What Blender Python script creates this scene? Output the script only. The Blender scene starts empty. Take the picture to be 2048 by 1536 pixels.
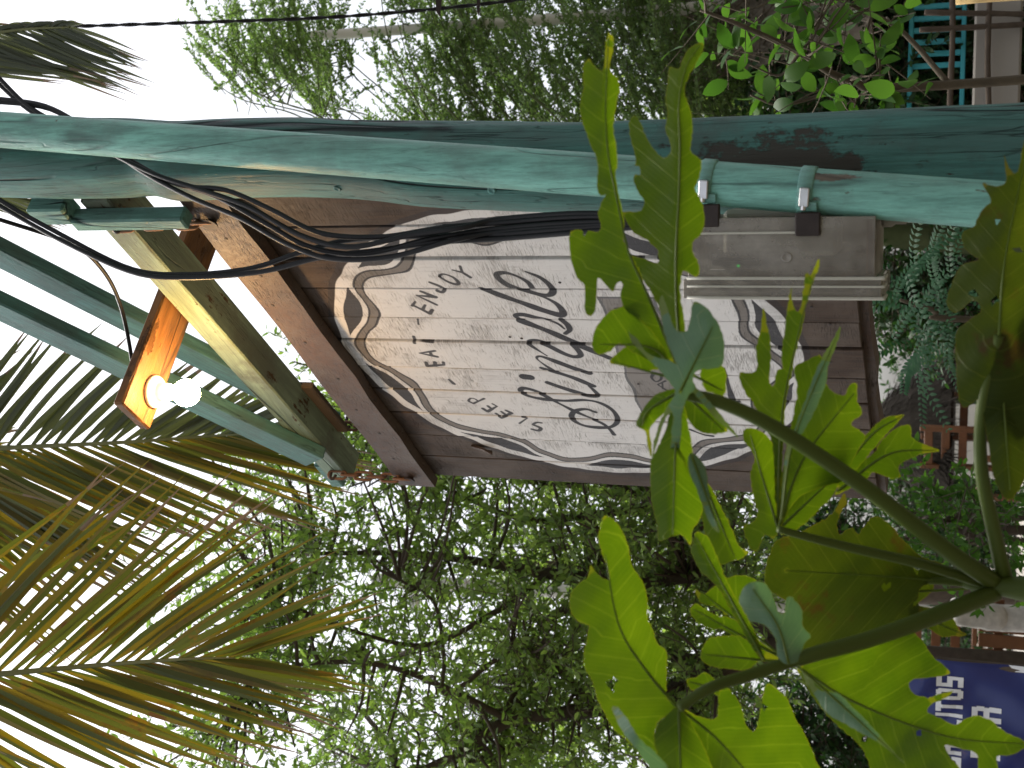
import bpy, math, random
import numpy as np
from mathutils import Vector, Matrix
random.seed(7); rng = np.random.default_rng(7)
SC = bpy.context.scene
COL = SC.collection

# ------------------------------------------------------------------ camera
FPX = 2600.0                                    # focal length in pixels of a 2048 px wide frame
TH, DE, YAW = (math.radians(a) for a in (19.67, 1.73, -60.07))
F = np.array([0, math.cos(TH), math.sin(TH)])
U0 = np.array([0, -math.sin(TH), math.cos(TH)]); R0 = np.array([1.0, 0, 0])
RT = R0*math.cos(DE) + U0*math.sin(DE)          # true right of the (rolled) photographer
UP = -R0*math.sin(DE) + U0*math.cos(DE)
CAM = np.array([0, 0, 1.6])
cam_d = bpy.data.cameras.new('camera'); cam = bpy.data.objects.new('camera', cam_d); COL.objects.link(cam)
M = Matrix.Identity(4)                          # the camera is held on its side: image right = down
for r in range(3):
    M[r][0] = -UP[r]; M[r][1] = RT[r]; M[r][2] = -F[r]; M[r][3] = CAM[r]
cam.matrix_world = M
cam_d.sensor_width = 36.0; cam_d.lens = FPX/2048*36.0
cam_d.clip_start = 0.05; cam_d.clip_end = 3000
cam_d.dof.use_dof = True; cam_d.dof.focus_distance = 2.75; cam_d.dof.aperture_fstop = 9.0
SC.camera = cam

# ------------------------------------------------------------------ light
SUN_EL, SUN_AZ = math.radians(70), math.radians(-40)      # azimuth measured from +Y towards +X
world = bpy.data.worlds.new('World'); SC.world = world; world.use_nodes = True
wt = world.node_tree; wt.nodes.clear()
wo = wt.nodes.new('ShaderNodeOutputWorld'); wb = wt.nodes.new('ShaderNodeBackground')
sky = wt.nodes.new('ShaderNodeTexSky'); sky.sky_type = 'NISHITA'; sky.sun_disc = False
sky.sun_elevation = SUN_EL; sky.sun_rotation = SUN_AZ
sky.air_density = 1.0; sky.dust_density = 7.0; sky.ozone_density = 1.0
hs = wt.nodes.new('ShaderNodeHueSaturation'); hs.inputs['Saturation'].default_value = 0.35   # overcast
wt.links.new(sky.outputs[0], hs.inputs['Color']); wt.links.new(hs.outputs[0], wb.inputs['Color'])
wb.inputs['Strength'].default_value = 0.15
wt.links.new(wb.outputs[0], wo.inputs['Surface'])
sun_d = bpy.data.lights.new('sun', 'SUN'); sun_d.energy = 1.5; sun_d.angle = math.radians(25); sun_d.color = (1, .96, .9)
sun = bpy.data.objects.new('sun', sun_d); COL.objects.link(sun)
sdir = Vector((math.sin(SUN_AZ)*math.cos(SUN_EL), math.cos(SUN_AZ)*math.cos(SUN_EL), math.sin(SUN_EL)))
sun.rotation_euler = (-sdir).to_track_quat('-Z', 'Y').to_euler()
SC.view_settings.view_transform = 'Standard'; SC.view_settings.look = 'None'
SC.view_settings.exposure = 1.0; SC.view_settings.gamma = 1.0
SC.render.engine = 'CYCLES'; SC.cycles.use_denoising = True
SC.cycles.max_bounces = 8; SC.cycles.transparent_max_bounces = 12
SC.cycles.sample_clamp_indirect = 6.0

# ------------------------------------------------------------------ helpers
def ray(x, y): return (768-y)*RT + (1024-x)*UP + FPX*F
def PD(x, y, dep): return CAM + ray(x, y)*dep/FPX                 # photo point at a depth
def PY(x, y, Y): r = ray(x, y); return CAM + r*(Y/r[1])           # photo point on a vertical plane y = Y
def dep(P): return float((np.asarray(P)-CAM) @ F)
H = np.array([math.cos(YAW), math.sin(YAW), 0]); N = np.array([math.sin(YAW), -math.cos(YAW), 0])
O = np.array([0, 2.8, 0]); Z = np.array([0, 0, 1.0])
def SW(s, z, d=0.0): return O + H*s + N*d + Z*z                   # along the sign, height, towards viewer
def SP(x, y, d=0.0):                                              # photo point -> (s, z) on the sign plane
    r = ray(x, y); t = ((O+N*d-CAM) @ N)/(r @ N); P = CAM+r*t
    return float((P-O) @ H), float(P[2])
def nrm(v): v = np.asarray(v, float); return v/max(np.linalg.norm(v), 1e-9)
def cr(pts, n):                                                   # catmull-rom through points, n samples
    P = np.asarray(pts, float)
    if len(P) == 2: return P[0]+(P[1]-P[0])*np.linspace(0, 1, n)[:, None]
    Q = np.vstack([2*P[0]-P[1], P, 2*P[-1]-P[-2]]); m = len(P)-1; out = []
    for u in np.linspace(0, m, n):
        i = min(int(u), m-1); t = u-i; a, b, c, d = Q[i:i+4]
        out.append(.5*((2*b)+(c-a)*t+(2*a-5*b+4*c-d)*t*t+(3*b-a-3*c+d)*t**3))
    return np.array(out)

class MB:
    def __init__(s): s.v = []; s.f = []; s.m = []; s.uv = None
    def add(s, V, Fs, mi=0):
        o = len(s.v); s.v += [tuple(map(float, p)) for p in V]
        s.f += [tuple(i+o for i in f) for f in Fs]; s.m += [mi]*len(Fs); return s
    def box(s, c, ax, ay, az, mi=0, bev=0.0):                     # half-axis vectors
        c, ax, ay, az = (np.asarray(q, float) for q in (c, ax, ay, az))
        if bev <= 0:
            V = [c+i*ax+j*ay+k*az for k in (-1, 1) for j in (-1, 1) for i in (-1, 1)]
            return s.add(V, [(0,2,3,1),(4,5,7,6),(0,1,5,4),(2,6,7,3),(1,3,7,5),(0,4,6,2)], mi)
        la, lb, lc = (np.linalg.norm(q) for q in (ax, ay, az)); b = min(bev, .45*min(la, lb, lc))
        V = []; idx = {}
        for k in (-1, 1):
            for j in (-1, 1):
                for i in (-1, 1):
                    for w in range(3):
                        q = [1-b/la, 1-b/lb, 1-b/lc]; q[w] = 1
                        idx[(i, j, k, w)] = len(V); V.append(c+i*q[0]*ax+j*q[1]*ay+k*q[2]*az)
        g = lambda i, j, k, w: idx[(i, j, k, w)]; Fs = []
        for i in (-1, 1):
            q = [g(i,-1,-1,0), g(i,1,-1,0), g(i,1,1,0), g(i,-1,1,0)]; Fs.append(q if i > 0 else q[::-1])
            q = [g(-1,i,-1,1), g(-1,i,1,1), g(1,i,1,1), g(1,i,-1,1)]; Fs.append(q if i > 0 else q[::-1])
            q = [g(-1,-1,i,2), g(1,-1,i,2), g(1,1,i,2), g(-1,1,i,2)]; Fs.append(q if i > 0 else q[::-1])
        for a in (-1, 1):
            for b2 in (-1, 1):
                q = [g(a,b2,-1,0), g(a,b2,1,0), g(a,b2,1,1), g(a,b2,-1,1)]; Fs.append(q)
                q = [g(a,-1,b2,0), g(a,1,b2,0), g(a,1,b2,2), g(a,-1,b2,2)]; Fs.append(q)
                q = [g(-1,a,b2,1), g(1,a,b2,1), g(1,a,b2,2), g(-1,a,b2,2)]; Fs.append(q)
                for c2 in (-1, 1): Fs.append([g(a,b2,c2,0), g(a,b2,c2,1), g(a,b2,c2,2)])
        return s.add(V, Fs, mi)
    def beam(s, A, B, w, h, up=(0, 0, 1), mi=0, bev=.004):        # bar from A to B, w across, h along up
        A, B = np.asarray(A, float), np.asarray(B, float); d = nrm(B-A); x = nrm(np.cross(d, up)); u = np.cross(x, d)
        return s.box((A+B)/2, (B-A)/2, x*w/2, u*h/2, mi, bev)
    def tube(s, path, rad, n=8, caps=True, mi=0, jit=0.0, closed=False):
        P = np.asarray(path, float); m = len(P); rad = np.broadcast_to(np.asarray(rad, float), (m,))
        T = np.gradient(P, axis=0) if not closed else (np.roll(P, -1, 0)-np.roll(P, 1, 0))
        T = T/np.maximum(np.linalg.norm(T, axis=1), 1e-9)[:, None]
        a = np.array([0, 0, 1.0]) if abs(T[0][2]) < .9 else np.array([1.0, 0, 0]); u = nrm(np.cross(T[0], a)); V = []
        for i in range(m):
            u = nrm(u-T[i]*(u @ T[i])); w = np.cross(T[i], u)
            for k in range(n):
                t = 2*math.pi*k/n; r = rad[i]*(1+jit*(random.random()-.5))
                V.append(P[i]+(u*math.cos(t)+w*math.sin(t))*r)
        Fs = []
        for i in range(m if closed else m-1):
            for k in range(n):
                a_, b_ = i*n+k, i*n+(k+1) % n; j = ((i+1) % m)*n
                Fs.append((a_, b_, j+(k+1) % n, j+k))
        if caps and not closed: Fs += [tuple(range(n))[::-1], tuple((m-1)*n+k for k in range(n))]
        return s.add(V, Fs, mi)
    def lathe(s, C, axis, prof, n=20, mi=0):                      # prof: (radius, height along axis)
        axis = nrm(axis); a = np.array([0, 0, 1.0]) if abs(axis[2]) < .9 else np.array([1.0, 0, 0])
        u = nrm(np.cross(axis, a)); w = np.cross(axis, u); C = np.asarray(C, float); V = []; Fs = []
        for r, h in prof:
            for k in range(n):
                t = 2*math.pi*k/n; V.append(C+axis*h+(u*math.cos(t)+w*math.sin(t))*r)
        for i in range(len(prof)-1):
            for k in range(n): Fs.append((i*n+k, i*n+(k+1) % n, (i+1)*n+(k+1) % n, (i+1)*n+k))
        Fs += [tuple(range(n))[::-1], tuple((len(prof)-1)*n+k for k in range(n))]
        return s.add(V, Fs, mi)
    def build(s, name, mats, parent=None, smooth=False, angle=None):
        me = bpy.data.meshes.new(name); loc = np.array(parent_loc(parent)) if parent else np.zeros(3)
        V = np.asarray(s.v)-loc; me.from_pydata(V.tolist(), [], s.f); return finish(me, name, mats, parent, smooth, s.m, s.uv)
def parent_loc(p):
    l = Vector((0, 0, 0))
    while p is not None: l += p.location; p = p.parent
    return l
def finish(me, name, mats, parent, smooth, mi=None, uv=None):
    if not isinstance(mats, (list, tuple)): mats = [mats]
    for m in mats: me.materials.append(m)
    if mi is not None and len(mats) > 1: me.polygons.foreach_set('material_index', mi)
    if smooth: me.polygons.foreach_set('use_smooth', [True]*len(me.polygons))
    if uv is not None:
        ul = me.uv_layers.new(name='UVMap'); li = np.zeros(len(me.loops), int); me.loops.foreach_get('vertex_index', li)
        ul.data.foreach_set('uv', np.asarray(uv, float)[li].ravel())
    me.update(); o = bpy.data.objects.new(name, me); COL.objects.link(o)
    if parent: o.parent = parent
    return o
def mesh_np(name, V, polys, mats, parent, smooth=False):             # V (n,3), polys: (m,k) arrays of indices
    me = bpy.data.meshes.new(name); me.vertices.add(len(V)); me.vertices.foreach_set('co', np.ascontiguousarray(V, dtype=np.float32).ravel())
    li = np.concatenate([p.ravel() for p in polys]); tot = np.concatenate([np.full(len(p), p.shape[1]) for p in polys])
    me.loops.add(len(li)); me.loops.foreach_set('vertex_index', li.astype(np.int32))
    me.polygons.add(len(tot)); me.polygons.foreach_set('loop_start', (np.cumsum(tot)-tot).astype(np.int32)); me.polygons.foreach_set('loop_total', tot.astype(np.int32))
    me.update(calc_edges=True); me.validate()
    return finish(me, name, mats, parent, smooth)
FINE = ((.35, .5), (.72, .4)); BROAD = ((.10, .24), (.26, .44), (.45, .5), (.65, .45), (.84, .26))
def leaves(name, B, D, Nn, L, W, mat, parent, fold=.15, shape=FINE):  # many small leaves as one mesh
    n = len(B); B = B-np.array(parent_loc(parent)); k = len(shape)
    D = D/np.linalg.norm(D, axis=1)[:, None]; S = np.cross(D, Nn); S /= np.maximum(np.linalg.norm(S, axis=1), 1e-6)[:, None]
    Nn = np.cross(S, D); L = L[:, None]; W = W[:, None]; m = 2+2*k
    V = np.empty((n, m, 3)); V[:, 0] = B
    for i, (t, w) in enumerate(shape):
        c = B+D*L*t-Nn*L*.14*t*t+Nn*W*fold*(w/.5)
        V[:, 1+2*i] = c+S*W*w; V[:, 2+2*i] = c-S*W*w
    V[:, m-1] = B+D*L-Nn*L*.14
    o = np.arange(n)[:, None]*m
    tri = np.concatenate([o+np.array([0, 2, 1]), o+np.array([m-3, m-2, m-1])])
    quad = np.concatenate([o+np.array([1+2*i, 2+2*i, 4+2*i, 3+2*i]) for i in range(k-1)])
    return mesh_np(name, V.reshape(-1, 3), [tri, quad], mat, parent)
def tag(o, label, cat, group=None, kind=None):
    if label: o['label'] = label
    if cat: o['category'] = cat
    if group: o['group'] = group
    if kind: o['kind'] = kind
    return o
def thing(name, label, cat, loc, group=None):
    o = bpy.data.objects.new(name, None); COL.objects.link(o); o.location = tuple(map(float, loc)); o.empty_display_size = .1
    return tag(o, label, cat, group)

# ------------------------------------------------------------------ materials
class NT:
    def __init__(s, name):
        s.mat = bpy.data.materials.new(name); s.mat.use_nodes = True; s.t = s.mat.node_tree; s.t.nodes.clear()
        s.out = s.t.nodes.new('ShaderNodeOutputMaterial')
    def n(s, kind, **kw):
        nd = s.t.nodes.new('ShaderNode'+kind)
        for k, v in kw.items():
            if k in nd.inputs.keys() if isinstance(k, str) else False: s.set(nd.inputs[k], v)
            elif hasattr(nd, k): setattr(nd, k, v)
        return nd
    def set(s, inp, v):
        if isinstance(v, bpy.types.NodeSocket): s.t.links.new(v, inp)
        else:
            if isinstance(v, (tuple, list)) and inp.type == 'RGBA' and len(v) == 3: v = (*v, 1)
            inp.default_value = v
    def coord(s, scale=(1, 1, 1), kind='Object', rot=(0, 0, 0)):
        v = s.n('TexCoord').outputs[kind]
        for r in ([(0, 0, rot[2])] if rot[2] else [])+([(0, rot[1], 0)] if rot[1] else []):       # turn the grain first, then stretch it
            m = s.n('Mapping'); s.set(m.inputs['Vector'], v); m.inputs['Rotation'].default_value = r; v = m.outputs[0]
        m = s.n('Mapping'); s.set(m.inputs['Vector'], v); m.inputs['Scale'].default_value = scale; return m.outputs[0]
    def noise(s, vec, scale, detail=4, rough=.55, dist=0.0):
        nd = s.n('TexNoise'); s.set(nd.inputs['Vector'], vec); nd.inputs['Scale'].default_value = scale
        nd.inputs['Detail'].default_value = detail; nd.inputs['Roughness'].default_value = rough; nd.inputs['Distortion'].default_value = dist
        return nd.outputs['Fac']
    def ramp(s, fac, *stops):
        nd = s.n('ValToRGB'); s.set(nd.inputs[0], fac); e = nd.color_ramp.elements
        while len(e) < len(stops): e.new(.5)
        for el, (p, c) in zip(e, stops): el.position = p; el.color = (c, c, c, 1) if isinstance(c, (int, float)) else (*c, 1)
        return nd.outputs[0]
    def mix(s, fac, a, b, mode='MIX'):
        nd = s.n('Mix', data_type='RGBA', blend_type=mode); s.set(nd.inputs[0], fac); s.set(nd.inputs[6], a); s.set(nd.inputs[7], b); return nd.outputs[2]
    def math(s, op, a, b=0.0):
        nd = s.n('Math', operation=op); s.set(nd.inputs[0], a); s.set(nd.inputs[1], b); return nd.outputs[0]
    def bump(s, h, strength=.3, dist=.002):
        nd = s.n('Bump'); s.set(nd.inputs['Height'], h); nd.inputs['Strength'].default_value = strength; nd.inputs['Distance'].default_value = dist; return nd.outputs[0]
    def bsdf(s, color, rough=.7, normal=None, spec=.3, metal=0.0, **kw):
        b = s.n('BsdfPrincipled'); s.set(b.inputs['Base Color'], color); s.set(b.inputs['Roughness'], rough)
        b.inputs['Specular IOR Level'].default_value = spec; s.set(b.inputs['Metallic'], metal)
        if normal is not None: s.set(b.inputs['Normal'], normal)
        for k, v in kw.items(): s.set(b.inputs[k.replace('_', ' ')], v)
        return b.outputs[0]
    def end(s, sh): s.t.links.new(sh, s.out.inputs['Surface']); return s.mat
def simple(name, c, rough=.7, var=.25, scale=12, spec=.3, metal=0.0, bump=.15):
    t = NT(name); v = t.coord(); n = t.noise(v, scale, 6)
    col = t.mix(n, tuple(q*(1-var) for q in c), tuple(min(1, q*(1+var)) for q in c))
    return t.end(t.bsdf(col, rough, t.bump(n, bump), spec, metal))
def teal_paint(name, c, grain=(26, 26, 1.6), stain=.35, bare=(.20, .15, .12), peel=.66, rot=(0, 0, 0), rough=.55, cracks=.5, patches=(), spec=.16):
    t = NT(name); v = t.coord(grain, rot=rot); w = t.coord((1, 1, 1)); gz = tuple(q*.22 for q in grain)
    g = t.noise(v, 3.0, 9, .7); big = t.noise(w, 6.0, 6, .65); mid = t.noise(t.coord(tuple(q*.45 for q in grain), rot=rot), 2.0, 6, .65)
    def line(vec, sc, wd, dist): return t.ramp(t.math('ABSOLUTE', t.math('SUBTRACT', t.noise(vec, sc, 2, .5, dist), .5)), (0, 1), (wd, 0))
    cv = t.coord(tuple(q*.32 for q in grain), rot=rot)
    crack = t.math('MULTIPLY', line(cv, 1.4, .010, .25), t.ramp(t.noise(w, 3.2, 3), (.42, 0), (.52, 1)))
    hair = t.math('MULTIPLY', line(t.coord(tuple(q*1.2 for q in grain), rot=rot), 2.0, .016, .3), t.ramp(mid, (.45, 0), (.62, .8)))
    fine = t.noise(t.coord(tuple(q*3.2 for q in grain), rot=rot), 3.0, 6, .7)
    col = t.mix(t.ramp(g, (.34, 0), (.66, 1)), tuple(q*.58 for q in c), tuple(min(1, q*1.22+.01) for q in c))
    col = t.mix(t.math('MULTIPLY', t.ramp(fine, (.50, 0), (.66, 1)), .55), col, tuple(q*.45+.012 for q in c))
    col = t.mix(t.math('MULTIPLY', t.ramp(mid, (.44, 0), (.62, 1)), stain), col, tuple(q*.5+.03 for q in c))
    col = t.mix(t.math('MULTIPLY', t.ramp(big, (.50, 0), (.60, 1)), stain*.9), col, (c[0]*.4+.035, c[1]*.36+.03, c[2]*.36+.028))
    pm = t.ramp(t.math('ADD', t.math('MULTIPLY', g, .45), t.math('MULTIPLY', t.noise(w, 9, 7, .72), .6)), (peel, 0), (peel+.03, 1))
    for pt, pr in patches:
        vd = t.n('VectorMath', operation='DISTANCE'); t.set(vd.inputs[0], t.coord((1, 1, .34))); t.set(vd.inputs[1], (pt[0], pt[1], pt[2]*.34))
        pm = t.math('MAXIMUM', pm, t.ramp(t.math('ADD', t.math('DIVIDE', vd.outputs['Value'], pr), t.math('ADD', t.math('MULTIPLY', t.math('SUBTRACT', t.noise(t.coord((1, 1, .6)), 21, 7, .72), .5), 2.6), t.math('MULTIPLY', t.math('SUBTRACT', g, .5), 1.0))), (.62, .9), (.80, 0)))
    col = t.mix(pm, col, t.mix(g, tuple(q*.6 for q in bare), bare)); ck = t.math('MAXIMUM', t.math('MULTIPLY', crack, cracks*1.8), t.math('MULTIPLY', hair, cracks))
    col = t.mix(t.math('MINIMUM', ck, .95), col, (.010, .016, .016))
    h = t.math('SUBTRACT', t.math('ADD', t.math('MULTIPLY', g, .5), t.math('MULTIPLY', fine, .25)), t.math('ADD', ck, t.math('MULTIPLY', pm, .4)))
    return t.end(t.bsdf(col, t.ramp(g, (.3, rough-.1), (.7, rough+.12)), t.bump(h, .8, .005), spec))
def leaf_mat(name, c1, c2, trans=.5, tint=(1.1, 1.25, .55), rough=.45, spec=.35, spots=None, scale=6, bump=.2):
    t = NT(name); gi = t.n('NewGeometry'); n = t.noise(t.coord(), scale, 5)
    f = t.math('ADD', t.math('MULTIPLY', gi.outputs['Random Per Island'], .75), t.math('MULTIPLY', n, .35))
    col = t.mix(f, c1, c2)
    if spots: col = t.mix(t.ramp(t.noise(t.coord(spots[2]), spots[1], 5, .7), (spots[3], 0), (spots[3]+.1, 1)), col, spots[0])
    a = t.bsdf(col, rough, t.bump(n, bump), spec)
    tr = t.n('BsdfTranslucent'); t.set(tr.inputs[0], t.mix(1.0, col, tint, 'MULTIPLY'))
    m = t.n('MixShader'); m.inputs[0].default_value = trans; t.t.links.new(a, m.inputs[1]); t.t.links.new(tr.outputs[0], m.inputs[2])
    return t.end(m.outputs[0])
TEAL = (.075, .30, .255)
M_LOG = teal_paint('teal_log_paint', (.068, .195, .170), (22, 22, 1.5), .7, (.085, .07, .06), .635, cracks=.7)
M_PIPE = teal_paint('teal_pipe_paint', (.175, .42, .355), (22, 22, 2.4), .45, (.16, .125, .10), .655, rough=.42, cracks=.3, spec=.25)
M_TIMB = teal_paint('teal_timber_paint', (.14, .29, .255), (22, 22, 2.4), .4, (.14, .12, .09), .67)
M_BRACE = teal_paint('teal_brace_paint', (.085, .22, .205), (1.6, 20, 20), .6, (.12, .10, .085), .66, (0, math.radians(35), -YAW))
M_BEAM = teal_paint('weathered_beam_paint', (.20, .27, .19), (1.4, 18, 18), .9, (.085, .052, .028), .60, (0, 0, -YAW))
M_LAMPB = teal_paint('honey_lamp_board', (.20, .085, .022), (18, 1.6, 18), .6, (.10, .045, .014), .60, (0, 0, -YAW), .5, .4)
M_BLACK = simple('black_cable_rubber', (.008, .008, .009), .5, .3, 40, .25)
M_STEEL = simple('clamp_steel', (.55, .55, .55), .28, .2, 60, .5, 1.0)
M_RUST = simple('rusty_chain_steel', (.16, .085, .05), .65, .5, 60, .5, .55, .4)
M_DARKIRON = simple('dark_iron', (.03, .022, .02), .6, .5, 50)
M_WHITEP = simple('white_porcelain', (.75, .72, .66), .35, .08, 20, .5)
M_POLE = simple('concrete_pole', (.66, .64, .59), .8, .18, 9)
M_BARK = simple('dark_bark', (.075, .058, .044), .9, .5, 22, .2, 0, .6)
M_TWIG = simple('twig_bark', (.075, .06, .04), .9, .4, 30)
M_TWIGG = simple('green_twig', (.085, .105, .045), .8, .3, 30)
M_LEAFL = leaf_mat('small_leaf_green', (.10, .175, .052), (.235, .315, .10), .54)
M_LEAFB = leaf_mat('far_leaf_yellow_green', (.14, .22, .05), (.28, .36, .09), .55)
M_LEAFR = leaf_mat('feathery_leaf_green', (.10, .17, .06), (.20, .28, .12), .52)
M_LEAFX = leaf_mat('broad_leaf_green', (.030, .085, .016), (.075, .155, .03), .5, spec=.18)
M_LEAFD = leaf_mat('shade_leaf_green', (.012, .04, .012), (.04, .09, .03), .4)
M_FERN = leaf_mat('pinnate_leaf_green', (.018, .065, .030), (.035, .10, .045), .4, spec=.15)
M_PALM = leaf_mat('palm_leaf_olive', (.050, .078, .018), (.085, .10, .02), .5, (1.4, 1.2, .45), .4, .4, ((.15, .085, .014), 8, (1, 1, 1), .60))
M_PALMY = leaf_mat('palm_leaf_lit_yellow', (.085, .095, .013), (.165, .130, .016), .5, (1.4, 1.12, .4), .4, .4, ((.11, .055, .012), 9, (1, 1, 1), .56))  # yellow of leaflets with light shining through, put into the colour
M_PALMG = leaf_mat('palm_leaf_grey', (.050, .070, .032), (.085, .10, .05), .45, (1.3, 1.2, .6), .35, .5)
M_PALMD = leaf_mat('palm_tip_dry', (.12, .085, .06), (.20, .16, .11), .3, (1.2, 1, .8))
M_RACH = simple('palm_rachis', (.14, .15, .06), .5, .25, 20)
def papaya_mat(name, c1, c2, vein, edge, trans, tint, blotch=None):
    t = NT(name); uv = t.n('UVMap'); uv.uv_map = 'UVMap'; sx = t.n('SeparateXYZ'); t.set(sx.inputs[0], uv.outputs[0])
    av = t.math('ABSOLUTE', sx.outputs[1]); n = t.noise(t.coord(), 16, 6, .65); n2 = t.noise(t.coord(), 60, 4, .6)
    wob = t.math('MULTIPLY', t.math('SUBTRACT', n, .5), .35)
    def lines(k, s, wd): return t.ramp(t.math('ABSOLUTE', t.math('SUBTRACT', t.math('FRACT', t.math('ADD', t.math('SUBTRACT', t.math('MULTIPLY', sx.outputs[0], k), t.math('MULTIPLY', av, s)), wob)), .5)), (0, 1), (wd, 0))
    ve = t.math('MAXIMUM', lines(7.0, 0.0, .040), t.math('MULTIPLY', lines(31.0, 0.0, .09), .3))
    col = t.mix(t.ramp(n, (.3, 0), (.7, 1)), c1, c2)
    if blotch: col = t.mix(t.ramp(t.noise(t.coord(), 22, 5, .7), (.58, 0), (.68, 1)), col, blotch)
    col = t.mix(t.math('MULTIPLY', ve, .8), col, vein)
    col = t.mix(t.math('MULTIPLY', t.ramp(t.math('ADD', av, t.math('MULTIPLY', wob, .3)), (.88, 0), (.99, 1)), .75), col, edge)
    h = t.math('SUBTRACT', t.math('MULTIPLY', n2, .25), ve)
    a = t.bsdf(col, .55, t.bump(h, .5, .0012), .22)
    tr = t.n('BsdfTranslucent'); t.set(tr.inputs[0], t.mix(1.0, col, tint, 'MULTIPLY'))
    m = t.n('MixShader'); m.inputs[0].default_value = trans; t.t.links.new(a, m.inputs[1]); t.t.links.new(tr.outputs[0], m.inputs[2])
    return t.end(m.outputs[0])
M_PAP = papaya_mat('papaya_leaf', (.044, .088, .003), (.072, .120, .004), (.115, .17, .014), (.16, .17, .012), .55, (1.2, 1.2, .4))
M_PAPD = papaya_mat('papaya_leaf_old_shaded', (.028, .048, .004), (.046, .066, .005), (.07, .09, .012), (.11, .10, .012), .5, (1.2, 1.15, .4), (.05, .035, .008))  # old blotched leaf, with the shade inside the plant put into its dark olive
M_PAPP = papaya_mat('papaya_leaf_glaucous_sheen', (.085, .150, .095), (.115, .185, .120), (.17, .22, .14), (.14, .17, .03), .25, (.9, 1.2, .5))  # pale glaucous green with the sky's reflection put into the colour
M_VEIN = leaf_mat('papaya_vein', (.10, .15, .02), (.12, .165, .025), .55, (1.2, 1.2, .5))
M_PET = leaf_mat('papaya_petiole', (.040, .062, .010), (.060, .085, .013), .12, (1, 1, .6), .5, .2)
M_THATCH = simple('thatch_straw', (.20, .17, .13), .95, .5, 30, .1, 0, .8)
M_THATCHD = simple('shaded_thatch', (.018, .015, .012), .95, .5, 30, .1, 0, .8)  # straw darkened almost to black: deep shade put into the colour
M_ORANGE = simple('orange_timber', (.125, .050, .018), .55, .35, 14)
M_TEALW = simple('teal_railing_paint', (.05, .32, .36), .5, .2, 14)
M_DTEAL = simple('dark_teal_panel', (.015, .06, .06), .5, .25, 10)
M_WHITE = simple('white_wall', (.40, .385, .355), .8, .12, 5)
M_TANWALL = simple('tan_plaster', (.42, .30, .13), .85, .2, 25)
M_SOIL = simple('soil', (.10, .085, .06), .95, .4, 3)
M_DECK = simple('terrace_concrete', (.26, .24, .21), .9, .2, 2)
M_TRUNKW = simple('whitewashed_bark', (.52, .50, .47), .9, .45, 28, .2, 0, .8)

# ------------------------------------------------------------------ the painted face of the sign (flat print, drawn in code)
S0, S1, Z0, Z1 = -.53, .76, 1.79, 3.11
PXM = 1.25e-3
nw, nh = int((S1-S0)/PXM), int((Z1-Z0)/PXM)
gs, gz = np.meshgrid(S0+(np.arange(nw)+.5)*PXM, Z0+(np.arange(nh)+.5)*PXM)
jit = .0022*np.sin(gs*61+1.3*np.sin(gz*43))+.0018*np.sin(gz*87+gs*31)          # an unsteady hand
E_R = np.hypot((gs-.108)/.537, (gz-2.445)/.516)+jit*1.6
ANG = np.degrees(np.arctan2((gz-2.445)/.516, (gs-.108)/.537)) % 360
alm = np.array([7.3, 36.5, 67, 106, 147, 183, 217, 251, 285, 326.0])
jun = np.array([(a+b)/2 % 360 for a, b in zip(alm, np.append(alm[1:], alm[0]+360))])
ka = np.concatenate([alm, jun]); kv = np.concatenate([np.full(10, .822), np.full(10, .927)])
o_ = np.argsort(ka); ka, kv = ka[o_], kv[o_]
ka = np.concatenate([[ka[-1]-360], ka, [ka[0]+360]]); kv = np.concatenate([[kv[-1]], kv, [kv[0]]])
i_ = np.clip(np.searchsorted(ka, ANG)-1, 0, len(ka)-2); tt = (ANG-ka[i_])/(ka[i_+1]-ka[i_]); tt = tt*tt*(3-2*tt)
wv = kv[i_]*(1-tt)+kv[i_+1]*tt
def st(x, a, b): return np.clip((x-a)/(b-a), 0, 1)
white = 1-st(E_R, .997, 1.002)
dark = np.where((E_R > 1.0) & (E_R < 1.03), .55, 0.0)
almd = (E_R < .954) & (E_R > wv+.052)
dark = np.maximum(dark, almd*.95)
band = (np.abs(E_R-wv) < .022).astype(float)
edge = (np.abs(np.abs(E_R-wv)-.021) < .0052)
dark = np.maximum(dark, edge*.88)
def stroke(pts, w, val=.97, smooth=True):
    global dark
    P = np.array([SP(*p) for p in pts]); P = cr(P, max(12, 6*len(P))) if smooth and len(P) > 2 else P
    w = np.broadcast_to(np.asarray(w, float), (2,)) if np.ndim(w) < 1 or len(np.atleast_1d(w)) < 3 else np.asarray(w)
    ws = np.interp(np.linspace(0, 1, len(P)), np.linspace(0, 1, len(w)), w)
    for a, b, wa in zip(P[:-1], P[1:], ws):
        x0, x1 = sorted((a[0], b[0])); y0, y1 = sorted((a[1], b[1])); m = wa+.004
        c0, c1 = max(0, int((x0-m-S0)/PXM)), min(nw, int((x1+m-S0)/PXM)+1)
        r0, r1 = max(0, int((y0-m-Z0)/PXM)), min(nh, int((y1+m-Z0)/PXM)+1)
        if c1 <= c0 or r1 <= r0: continue
        X, Y = gs[r0:r1, c0:c1], gz[r0:r1, c0:c1]; d = b-a; L2 = max(d @ d, 1e-12)
        t = np.clip(((X-a[0])*d[0]+(Y-a[1])*d[1])/L2, 0, 1)
        ds = np.hypot(X-a[0]-t*d[0], Y-a[1]-t*d[1])+jit[r0:r1, c0:c1]*.4
        dark[r0:r1, c0:c1] = np.maximum(dark[r0:r1, c0:c1], val*(1-st(ds, wa-.0008, wa+.0008)))
def tr1(pts): return [(950+p[0]*.23443, 520+p[1]*.23437) for p in pts]
def tr2(pts): return [(800+p[0]*.23437, 520+p[1]*.23437) for p in pts]
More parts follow.
